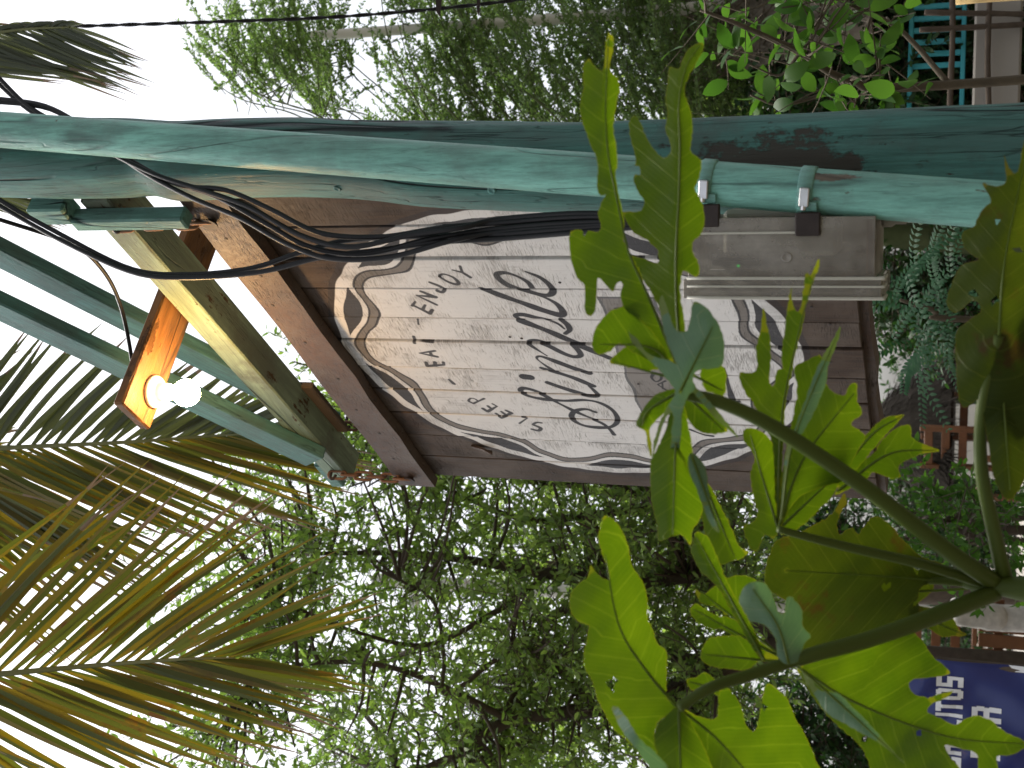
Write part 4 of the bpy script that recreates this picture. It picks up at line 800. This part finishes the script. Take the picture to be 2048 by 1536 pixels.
papaya_leaf([
 ([(920,215),(935,300),(952,360),(950,480),(948,560),(970,560),(980,500),(1005,490),(1000,430),(1020,280),(1045,120),(1052,200),(1070,230),(1090,210),(1110,60),(1130,70),(1165,0),(1172,20),(1120,180),(1100,280),(1075,380),(1040,540),(1020,640),(1012,760),(1005,900),(1000,1100),(985,1220),(970,1100),(965,900),(950,800),(920,760),(900,700),(870,640),(830,590),(810,510),(870,510),(890,480),(885,400),(905,320)], tB, 1.40, dict(grad=(0, .01), mid=[(985,1210),(990,900),(1010,650),(1080,320),(1150,60)], fold=.05)),
 ([(1268,300),(1245,390),(1215,470),(1200,560),(1160,660),(1100,780),(1050,830),(1000,1180),(1015,900),(1060,760),(1110,620),(1165,480),(1220,380)], tB, 1.385, dict(mi=1, mid=[(1000,1170),(1060,800),(1260,320)], fold=.06)),
 ([(1175,430),(1120,450),(1060,490),(1070,600),(1040,760),(1020,850),(1000,1000),(990,1210),(1040,1120),(1100,1060),(1200,1020),(1270,1000),(1310,930),(1340,870),(1380,800),(1340,760),(1315,740),(1365,690),(1345,640),(1340,560),(1300,570),(1290,610),(1240,600),(1200,560),(1170,570),(1190,480)], tB, 1.42, dict(mid=[(990,1200),(1100,900),(1330,600)], fold=.04)),
 ([(1555,700),(1480,710),(1420,750),(1370,810),(1340,870),(1250,990),(1180,1080),(1300,990),(1420,850),(1480,780),(1540,720)], tB, 1.45, dict(mid=[(1190,1070),(1400,800),(1550,702)], fold=.05)),
 ([(1580,745),(1510,765),(1440,830),(1420,870),(1330,940),(1240,1060),(1330,1020),(1380,1000),(1410,960),(1450,970),(1500,990),(1540,980),(1530,930),(1570,905),(1640,875),(1715,860),(1640,830),(1590,800)], tB, 1.46, dict(mid=[(1250,1050),(1480,880),(1700,858)], fold=.05)),
 ([(830,770),(870,760),(930,790),(960,830),(980,880),(975,1100),(990,1215),(960,1260),(930,1240),(880,1320),(840,1250),(830,1200),(880,1180),(890,1130),(870,1050),(860,960),(880,900),(860,850),(830,820)], tB, 1.43, dict(mid=[(985,1210),(920,1000),(860,790)], fold=.05, holes=[(880,1130,4)])),
 ([(1040,800),(1100,850),(1180,900),(1260,960),(1240,1050),(1180,1120),(1080,1210),(1010,1240),(990,1200),(1010,1000),(1020,880)], tB, 1.445, dict(mid=[(990,1215),(1240,980)]))],
 'papaya leaf with narrow pointed lobes in front of the meter box', [(1985, 1172, 1.53), (1850, 1130, 1.48), (1700, 1095, 1.44), (1620, 1075, 1.42), (1556, 1058, 1.41)], .0068, .0038)
papaya_leaf([
 ([(960,265),(1060,230),(1200,150),(1250,60),(1265,100),(1225,180),(1235,240),(1290,210),(1315,240),(1370,170),(1420,170),(1480,220),(1500,250),(1550,300),(1600,340),(1700,380),(1700,440),(1600,470),(1580,540),(1600,580),(1500,640),(1300,720),(1150,770),(1060,790),(1080,680),(1030,560),(920,480),(905,400),(925,330)], tC, 1.53, dict(grad=(.008, .01), mid=[(1900,470),(1500,430),(1000,400)], fold=.03, und=.010, holes=[(1575,395,9),(1440,470,7),(1565,545,6),(1510,445,4)])),
 ([(1640,660),(1560,620),(1500,560),(1620,560),(1700,600),(1740,615),(1760,660),(1795,685),(1730,690),(1680,690)], tC, 1.56, dict(mid=[(1520,570),(1790,685)])),
 ([(1000,480),(1100,380),(1250,330),(1400,330),(1550,380),(1650,460),(1560,560),(1400,620),(1200,660),(1060,600)], tC, 1.58, dict(mid=[(1800,480),(1050,520)], und=.012, holes=[(1380,560,8),(1220,400,6)]))],
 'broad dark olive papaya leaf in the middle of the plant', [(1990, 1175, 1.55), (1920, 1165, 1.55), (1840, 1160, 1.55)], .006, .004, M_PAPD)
papaya_leaf([
 ([(1000,810),(900,790),(830,835),(760,835),(680,825),(625,795),(630,740),(670,695),(730,690),(800,690),(870,740),(960,780)], tC, 1.42, dict(mid=[(1000,805),(640,770)], fold=.05)),
 ([(960,780),(850,760),(740,670),(650,650),(590,610),(575,570),(600,545),(640,570),(700,600),(760,610),(860,690)], tC, 1.44, dict(mid=[(960,775),(590,570)], fold=.05)),
 ([(900,640),(830,600),(740,600),(690,560),(620,540),(595,480),(640,500),(720,440),(800,420),(860,440),(930,500),(960,650)], tC, 1.46, dict(mid=[(980,780),(620,490)], fold=.05)),
 ([(890,450),(840,450),(800,490),(790,560),(830,620),(900,640),(950,700),(960,780),(1000,815),(1050,800),(1080,720),(1110,690),(1070,640),(1070,580),(1030,520),(1000,520),(990,590),(960,570),(930,490)], tC, 1.385, dict(mi=1, mid=[(1010,810),(960,640),(850,480)], fold=.10)),
 ([(590,270),(600,230),(650,250),(690,330),(730,430),(800,560),(850,650),(905,800),(860,760),(780,620),(700,480),(620,400),(580,320)], tC, 1.39, dict(grad=(0, .01), mid=[(900,790),(740,500),(600,250)], fold=.09)),
 ([(575,-120),(640,-60),(660,80),(705,228),(660,190),(610,60),(570,-40)], tC, 1.335, dict(mi=1, mid=[(580,-110),(700,220)], fold=.06)),
 ([(640,0),(700,100),(760,220),(790,290),(830,320),(790,350),(750,360),(700,375),(680,320),(640,230),(620,100)], tC, 1.42, dict(mid=[(640,20),(770,340)], fold=.05)),
 ([(1040,820),(1100,810),(1250,740),(1430,690),(1540,670),(1590,700),(1640,770),(1720,850),(1640,870),(1560,880),(1540,900),(1560,940),(1620,960),(1660,950),(1740,930),(1690,970),(1640,990),(1620,1020),(1680,1050),(1740,1080),(1780,1060),(1840,1040),(1900,1060),(1960,1110),(2060,1165),(1990,1215),(1930,1220),(1930,1290),(1850,1290),(1840,1210),(1780,1190),(1700,1170),(1720,1220),(1760,1290),(1560,1320),(1400,1310),(1330,1180),(1200,1060),(1120,960)], tC, 1.44, dict(grad=(-.006, -.012), mid=[(1040,820),(1300,980),(1700,1130),(2050,1165)], fold=.05, und=.010, holes=[(1340,1140,6),(1590,1120,5)])),
 ([(1050,815),(1100,870),(1150,930),(1230,940),(1290,1000),(1360,1070),(1440,1160),(1530,1260),(1420,1170),(1300,1100),(1180,1030),(1110,930)], tC, 1.385, dict(mi=1, mid=[(1060,830),(1250,1000),(1520,1250)], fold=.10)),
 ([(560,880),(600,872),(640,850),(700,900),(720,960),(640,920),(580,930)], tC, 1.43, dict(mid=[(720,930),(570,890)]))],
 'papaya leaf with a pale folded middle and lobes reaching over the blue banner', [(1990, 1185, 1.52), (1880, 1228, 1.47), (1740, 1278, 1.43), (1640, 1305, 1.405), (1585, 1322, 1.40)], .0105, .0075)
papaya_leaf([
 ([(520,1010),(470,960),(470,890),(470,760),(430,720),(400,640),(385,600),(385,520),(360,440),(320,380),(300,290),(260,200),(210,160),(190,170),(170,250),(180,310),(220,420),(200,440),(150,400),(135,375),(120,430),(70,470),(45,520),(50,590),(90,630),(125,640),(120,700),(105,770),(110,830),(140,880),(160,950),(190,1020),(240,1100),(330,1180),(420,1290),(430,1200),(415,1130),(440,1060)], tC, 1.34, dict(grad=(.01, .006), mid=[(515,1000),(380,840),(260,640),(200,330)], fold=.03, und=.009, holes=[(232,890,9),(222,905,6)])),
 ([(230,1010),(255,1005),(300,1060),(350,1140),(420,1200),(490,1290),(420,1290),(330,1180),(270,1100)], tC, 1.325, dict(mi=1, fold=.08)),
 ([(525,1005),(450,1060),(415,1130),(425,1200),(440,1300),(560,1400),(720,1400),(660,1240),(600,1110)], tC, 1.345, dict(mid=[(525,1010),(530,1200),(540,1390)], fold=.04)),
 ([(530,1005),(600,1040),(690,1050),(700,950),(720,900),(790,980),(820,1080),(860,1110),(890,1000),(915,900),(1000,960),(1040,1050),(1080,1120),(1130,1240),(1160,1330),(900,1400),(700,1380),(640,1240),(590,1110)], tC, 1.37, dict(grad=(.008, -.006), mid=[(530,1010),(700,1150),(900,1380)], fold=.04, und=.009, holes=[(905,1000,6)]))],
 'broad bright papaya leaf with a round-lobed outline at the lower left', [(1585, 1322, 1.40), (1500, 1350, 1.375), (1420, 1376, 1.34), (1358, 1415, 1.33)], .0068, .0055)
papaya_leaf([
 ([(2060,275),(2035,345),(2018,335),(2008,312),(2012,362),(1992,372),(1965,368),(1982,402),(1960,424),(1948,452),(1924,468),(1932,500),(1958,520),(1922,532),(1896,590),(1895,610),(1912,626),(1948,600),(1962,622),(1916,660),(1912,720),(1916,790),(1930,816),(1958,800),(1972,850),(2000,880),(2060,860),(2120,700),(2120,450)], tD, 1.36, dict(grad=(-.01, 0), mid=[(1998,672),(2010,520),(2050,320)], fold=.03, und=.010, holes=[(1990,600,7),(1948,588,8),(1992,440,6),(2035,500,6)])),
 ([(1998,672),(1940,700),(1960,800),(1975,880),(1990,960),(2020,1000),(2060,930),(2100,760),(2060,680)], tD, 1.375, dict(mid=[(1998,672),(2020,980)], fold=.05)),
 ([(1998,672),(2060,600),(2140,560),(2200,640),(2150,760),(2060,740)], tD, 1.37, dict(mid=[(1998,672),(2190,640)]))],
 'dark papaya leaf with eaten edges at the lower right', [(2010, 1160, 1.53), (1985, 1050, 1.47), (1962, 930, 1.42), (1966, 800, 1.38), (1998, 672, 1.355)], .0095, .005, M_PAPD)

# ------------------------------------------------------------------ wires and poles
def pole(name, pts, r0, r1, label, arm=None):
    P = Dp(pts); b = P[-1].copy(); d = nrm(P[-1]-P[0]); b = P[-1]+d*((P[-1][2]-0.0)/-d[2]); o = thing(name, label, 'pole', b)
    Q = cr([b]+P[::-1], 30); MB().tube(Q, np.linspace(r0, r1, 30), 16).build('shaft', M_POLE, o, True)
    MB().lathe(P[0], Z, [(r1*1.05, -.02), (r1*1.05, .004), (r1*.6, .012)], 16).build('cap', M_POLE, o)
    if arm:
        for (xa, ya, xb, yb, dd) in arm: MB().beam(PD(xa, ya, dd), PD(xb, yb, dd), .05, .05, Z).build('crossarm', M_POLE, o)
    return o
pole('utility_pole', [(628, 72, 6.9), (1240, 28, 6.9), (1900, -30, 6.9)], .040, .026, 'pale utility pole rising behind the feathery tree')
pole('utility_pole', [(750, 1160, 8.6), (1300, 1192, 8.6), (1900, 1232, 8.6)], .058, .046, 'grey utility pole standing inside the leafy tree', [(815, 1108, 830, 1222, 8.55)])
t_ = np.linspace(0, 1, 240); base_ = cr(Dp([(-120,66,5.0),(0,60,5.0),(150,53,5.0),(420,44,5.0),(700,32,5.05),(1000,4,5.1),(1200,-30,5.1)]), 240)
wire = thing('overhead_wire', 'twisted black overhead wire along the open sky', 'wire', base_[0])
for ph in (0, math.pi): MB().tube(base_+RT*(.0036*np.cos(t_*115+ph))[:, None]+UP*0+F*(.0036*np.sin(t_*115+ph))[:, None], .0046, 6).build('strand', M_BLACK, wire, True)
for x, lab in ((878, 'larger of the two dark clips hanging by the overhead wire'), (957, 'smaller of the two dark clips hanging by the overhead wire')):
    P = PD(x, -6, 5.0); c = thing('wire_clip', lab, 'clip', P); w = .013 if x < 900 else .007
    MB().add([P-UP*w, P+UP*w, P+UP*w*.9-RT*.055, P-UP*w*.2-RT*.075]+[q+F*.012 for q in (P-UP*w, P+UP*w, P+UP*w*.9-RT*.055, P-UP*w*.2-RT*.075)], [(0,1,2,3),(7,6,5,4),(0,4,5,1),(1,5,6,2),(2,6,7,3),(3,7,4,0)]).build('body', M_DARKIRON, c)

# ------------------------------------------------------------------ far terrace: thatch parasol, furniture, hut, banner
def thatch_fringe(mb, C, axis_pts, n, R, l=(.12, .3), spread=.5):
    for _ in range(n):
        p = axis_pts(R); d = nrm(nrm(p-C)*np.array([1, 1, .2])+R.normal(size=3)*.25-Z*spread); L = R.uniform(*l)
        s = nrm(np.cross(d, R.normal(size=3))); mb.add([p-s*.006, p+s*.006, p+d*L], [(0, 1, 2)])
C = PD(1812, 862, 12.0); top = C+Z*.28; Rp = np.random.default_rng(2)
par = thing('thatch_parasol', 'round dark thatched parasol on the terrace below the sign', 'parasol', (C[0], C[1], TZ))
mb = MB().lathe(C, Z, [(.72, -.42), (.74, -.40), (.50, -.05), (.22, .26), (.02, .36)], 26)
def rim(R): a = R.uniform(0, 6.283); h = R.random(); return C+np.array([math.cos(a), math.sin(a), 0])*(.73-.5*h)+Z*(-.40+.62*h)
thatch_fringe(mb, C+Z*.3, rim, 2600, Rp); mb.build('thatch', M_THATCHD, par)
MB().tube([(C[0], C[1], TZ), C+Z*.3], .035, 10).build('pole', M_BARK, par, True)
def chair(x, y, d, rot, label, s=1.0):
    P = PD(x, y, d); c, sn = math.cos(rot), math.sin(rot); X = np.array([c, sn, 0])*s; Yv = np.array([-sn, c, 0])*s; B = np.array([P[0], P[1], TZ]); o = thing('chair', label, 'chair', B, 'orange timber chairs on the terrace')
    for i in (-1, 1):
        MB().beam(B+X*.2*i-Yv*.2, B+X*.2*i-Yv*.2+Z*.45, .045, .045, Yv).build('leg', M_ORANGE, o); MB().beam(B+X*.2*i+Yv*.2, B+X*.2*i+Yv*.2+Z*.95, .045, .045, Yv).build('leg', M_ORANGE, o)
    MB().box(B+Z*.465, X*.23, Yv*.23, Z*.018, 0, .006).build('seat', M_ORANGE, o)
    for h in (.60, .74, .88): MB().beam(B-X*.178+Yv*.2+Z*h, B+X*.178+Yv*.2+Z*h, .03, .07, Z).build('back_slat', M_ORANGE, o)
    return o
chair(1915, 815, 11.2, .4, 'orange timber chair under the thatch parasol, nearer the middle')
chair(1930, 925, 11.0, -.6, 'orange timber chair with a plant beside it, left of the parasol')
chair(1940, 145, 10.5, 2.6, 'orange timber chair seen through the bushes right of the post')
chair(1985, 1290, 9.6, .2, 'orange timber chair behind the blue banner')
wallb = thing('low_wall', 'low white wall behind the terrace chairs under the parasol', 'wall', (PD(1920, 900, 15)[0], PD(1920, 900, 15)[1], TZ))
Pw = PD(1905, 880, 15.0); MB().box((Pw[0], Pw[1], (TZ+Pw[2])/2), (.42, .05, 0), (0, .08, 0), (0, 0, (Pw[2]-TZ)/2), 0, .02).build('wall', M_WHITE, wallb)
# hut with teal railing, right
hb = PD(1915, 45, 6.2); hut = thing('hut', 'small thatched hut with turquoise railing, low at the right', 'hut', (hb[0], hb[1], TZ))
def qd(x, y, d): return PD(x, y, d)
A_, B_ = PD(1875, 130, 13.0), PD(1875, -70, 13.0)
MB().box((hb[0]+.9, hb[1]+1.1, TZ+.75), (.9, 0, 0), (0, .06, 0), (0, 0, .75), 0, .01).build('wall', M_WHITE, hut)
for i in range(9):
    x = hb[0]-.20+i*.057; MB().beam((x, hb[1], hb[2]-.02), (x, hb[1], hb[2]+.20), .026, .016, (0, 1, 0)).build('baluster', M_TEALW, hut)
for z in (-.03, .21): MB().beam((hb[0]-.5, hb[1]+.002, hb[2]+z), (hb[0]+.75, hb[1]+.002, hb[2]+z), .03, .022, Z).build('rail', M_TEALW, hut)
for x in (-.48, .72): MB().tube([(hb[0]+x, hb[1]+.05, TZ), (hb[0]+x, hb[1]+.05, hb[2]+.9)], .05, 8).build('post', M_BARK, hut, True)
MB().box((hb[0]+.1, hb[1]-.1, hb[2]-.18), (.85, 0, 0), (0, .3, 0), (0, 0, .10), 0, .01).build('floor', M_DECK, hut)
mb = MB(); rz = hb[2]+.62; Rh = np.random.default_rng(3)
mb.add([(hb[0]-.12, hb[1]-.3, rz-.25), (hb[0]+1.5, hb[1]-.5, rz-.25), (hb[0]+1.5, hb[1]+.6, rz+.9), (hb[0]-.12, hb[1]+.6, rz+.9), (hb[0]-.12, hb[1]+1.6, rz-.1), (hb[0]+1.5, hb[1]+1.6, rz-.1)], [(0,1,2,3),(3,2,5,4)])
def eave(R): q = R.random(); w = R.random(); return np.array([hb[0]-.12+1.6*q, hb[1]-.32+.9*w, rz-.24+1.15*w])
thatch_fringe(mb, np.array([hb[0], hb[1]+2, rz+.6]), eave, 2200, Rh, (.15, .35), .4); mb.build('roof', M_THATCH, hut)
tb = PD(1945, 165, 9.5); tbl = thing('table', 'dark teal table with a white edge, low at the right', 'table', (tb[0], tb[1], TZ))
MB().box((tb[0]+.1, tb[1], tb[2]), (.35, 0, .0), (0, .3, 0), (0, 0, .02), 0, .004).build('tabletop', M_WHITE, tbl)
MB().box((tb[0]+.1, tb[1], (tb[2]+TZ)/2-.01), (.28, 0, 0), (0, .24, 0), (0, 0, (tb[2]-TZ)/2-.012), 0, .004).build('base', M_DTEAL, tbl)
th2 = PD(1640, 215, 9.8); g = thing('thatch_roof_shelter', 'grey thatched shelter roof peeping past the right edge of the post', 'shelter', (th2[0], th2[1], TZ))
mb = MB().lathe(th2, Z, [(.38, -.36), (.39, -.34), (.22, -.1), (.02, .06)], 24)
def rim2(R): a = R.uniform(0, 6.283); h = R.random(); return th2+np.array([math.cos(a), math.sin(a), 0])*(.39-.34*h)+Z*(-.34+.37*h)
thatch_fringe(mb, th2+Z*.2, rim2, 900, Rh, (.06, .16), .5); mb.build('thatch', M_THATCH, g)
MB().tube([(th2[0], th2[1], TZ), th2-Z*.1], .05, 8).build('pole', M_BARK, g, True)
sb = PD(2030, -22, 3.0); sh = thing('tan_wall_end', 'rounded tan wall end in the lower right corner', 'wall', (sb[0], sb[1], 0))
MB().tube(cr([(sb[0]+.02, sb[1], 0), (sb[0]+.02, sb[1], sb[2]-.02), (sb[0]+.025, sb[1], sb[2]+.10), (sb[0]+.10, sb[1], sb[2]+.16)], 14), .045, 14).build('rounded_cap', M_TANWALL, sh, True)
# thin branch rails of the fence, right
for k, pts in enumerate([[(1905, -20, 5.7), (1905, 90, 5.7), (1900, 215, 5.7), (1905, 330, 5.7)], [(1850, 25, 5.7), (2048, 28, 5.7), (2100, 30, 5.7)], [(1840, 60, 5.7), (2060, 48, 5.7)], [(1980, -20, 5.7), (1975, 120, 5.7), (1980, 260, 5.7)]]):
    P = cr(Dp(pts), 14); o = thing('fence_stick', ['leaning', 'upper level', 'lower level', 'rear'][k]+' rough stick of the fence among the bushes at the right', 'stick', P[-1], 'rough fence sticks'); MB().tube(P, .013, 7, True, 0, .2).build('stick', M_BARK, o, True)
# whitewashed trunk, timber pallet and banner at the left
P = Dp([(1905, 1222, 7.2), (1980, 1234, 7.2), (2060, 1240, 7.2)]); b = P[-1]+nrm(P[-1]-P[0])*1.0; b[2] = TZ*0
tw_ = thing('whitewashed_trunk', 'whitewashed tree stump post standing behind the papaya stem', 'trunk', (P[-1][0], P[-1][1], 0))
MB().tube(cr([(P[-1][0], P[-1][1], 0), P[-1], P[1], P[0]], 24), .075, 14, True, 0, .12).build('trunk', M_TRUNKW, tw_, True)
pl_ = PD(1990, 1285, 8.2); pal = thing('timber_screen', 'orange timber slat screen beside the blue banner', 'screen', (pl_[0], pl_[1], 0))
for i in range(5): MB().box((pl_[0]-.18+i*.095, pl_[1], pl_[2]/2+.05), (.042, 0, 0), (0, .012, 0), (0, 0, pl_[2]/2+.05), 0, .003).build('slat', M_ORANGE, pal)
MB().box((pl_[0]+.01, pl_[1]+.026, pl_[2]-.02), (.26, 0, 0), (0, .012, 0), (0, 0, .03), 0, .003).build('crossbar', M_ORANGE, pal)
# banner
BD = 5.2
def bn(x, y): return PD(x, y, BD)
M_NAVY = simple('navy_banner_vinyl', (.012, .022, .13), .28, .15, 4, .5, 0, .0); M_BWHITE = simple('banner_white_print', (.72, .74, .76), .4, .05, 6)
q0, q1 = bn(1812, 1312), bn(1812, 1720); exv = np.array([(q1-q0)[0], (q1-q0)[1], 0]); Lb = np.linalg.norm(exv); exv = nrm(exv)   # towards the left
hgt = .62; ban = thing('banner', 'navy blue vinyl banner with white lettering at the lower left', 'banner', (q0[0], q0[1], q0[2]-hgt))
def bpt(u, v, off=0.0):                                   # u from right edge to left, v down from top, with creases
    w = .010*math.sin(u*9+v*7)+.006*math.sin(u*23-v*13)+.008*math.sin((u+v)*31)*math.exp(-((u-v-.05)/.25)**2)
    n_ = np.array([-exv[1], exv[0], 0]); n_ = n_ if n_[1] < 0 else -n_
    return q0+exv*u*Lb-Z*v*hgt+n_*(w+off)
mb = MB(); nu, nv = 40, 30
for layer, off in ((0, 0.0), (1, -.002)): mb.v += [tuple(bpt(i/(nu-1), j/(nv-1), off)) for j in range(nv) for i in range(nu)]
Q = [(j*nu+i, j*nu+i+1, (j+1)*nu+i+1, (j+1)*nu+i) for j in range(nv-1) for i in range(nu-1)]; K = nu*nv
mb.f = Q+[tuple(i+K for i in f[::-1]) for f in Q]+[(i+1, i, K+i, K+i+1) for i in range(nu-1)]+[((nv-1)*nu+i, (nv-1)*nu+i+1, K+(nv-1)*nu+i+1, K+(nv-1)*nu+i) for i in range(nu-1)]+[(j*nu, (j+1)*nu, K+(j+1)*nu, K+j*nu) for j in range(nv-1)]+[((j+1)*nu+nu-1, j*nu+nu-1, K+j*nu+nu-1, K+(j+1)*nu+nu-1) for j in range(nv-1)]; mb.m = [0]*len(mb.f)
sheet_o = mb.build('vinyl', M_NAVY, ban, True)
# block letters: stroke rectangles in a 3 x 5 cell (x right, y up)
GL = {'C': [(0,0,1,5),(1,4,3,5),(1,0,3,1),(2,1,3,1.8),(2,3.2,3,4)], 'H': [(0,0,1,5),(2,0,3,5),(1,2,2,3)], 'E': [(0,0,1,5),(1,4,3,5),(1,2,2.6,3),(1,0,3,1)], 'L': [(0,0,1,5),(1,0,3,1)], 'I': [(0,0,1,5)], 'T': [(1,0,2,5),(0,4,1,5),(2,4,3,5)],
      'O': [(0,.4,1,4.6),(2,.4,3,4.6),(.4,4,2.6,5),(.4,0,2.6,1)], 'S': [(0,4,3,5),(0,2,3,3),(0,0,3,1),(0,3,1,4),(2,1,3,2)], 'B': [(0,0,1,5),(1,4,2.8,5),(1,2,2.8,3),(1,0,2.8,1),(2.1,2.9,3,4.2),(2.1,.8,3,2.1)], 'A': [(0,0,1,4.6),(2,0,3,4.6),(.4,4,2.6,5),(1,1.6,2,2.5)], 'R': [(0,0,1,5),(1,4,2.8,5),(1,2,2.8,3),(2.1,2.9,3,4.2),(2,0,3,2.05)]}
def text(s, px_top, px_bot, y_right, y_left):             # lettering between photo columns, right end at y_right
    mb = MB(); ws = [(1 if c == 'I' else 3) for c in s]; tot = sum(ws)+.55*(len(s)-1); x = 0
    vt, vb = [((q0-PD(px, 1400, BD))[2])/hgt for px in (px_top, px_bot)]; ur, ul = [((np.array(bn(1880, y))-q0) @ exv)/Lb for y in (y_right, y_left)]
    for c, w in zip(s, ws):
        for (a, b_, c2, d2) in GL[c]:
            m = 4; V = []
            for jy in range(m+1):
                for ix in (a, (a+c2)/2, c2):
                    gx = (x+ix)/tot; gy = (b_+(d2-b_)*jy/m)/5; V.append(bpt(ul+(ur-ul)*gx, vb+(vt-vb)*gy, .0022))
            mb.add(V, [(jy*3+i, jy*3+i+1, jy*3+i+4, jy*3+i+3) for jy in range(m) for i in range(2)])
        x += w+.55
    return mb
text('CHELITOS', 1872, 1926, 1346, 1525).build('lettering', M_BWHITE, sheet_o)
text('BAR', 1944, 2002, 1400, 1500).build('lettering', M_BWHITE, sheet_o)
mb = MB(); V = [bpt(u, v, .0024) for u, v in ((-.0, .62), (.03, .66), (.03, .72), (.07, .78), (.05, .84), (.10, .92), (.09, 1.0), (0, 1.0))]; mb.add(V, [tuple(range(8))]).build('white_patch', M_BWHITE, sheet_o)
cc = bpt(.045, .93, .004); nb = nrm(np.cross(exv, Z)); MB().tube([cc+exv*.022*math.cos(a)+Z*.022*math.sin(a) for a in np.linspace(0, 6.283, 24, endpoint=False)], .002, 5, closed=True).build('round_emblem', simple('emblem_green', (.05, .25, .16), .5), sheet_o)
for u in (.02, .98):
    p_ = bpt(u, .0); o = thing('banner_pole', ('right' if u < .5 else 'left')+' wooden pole holding up the blue banner', 'pole', (p_[0], p_[1]+.03, 0)); MB().tube([(p_[0], p_[1]+.04, 0), (p_[0], p_[1]+.04, p_[2]+.02)], .02, 8).build('shaft', M_BARK, o, True)
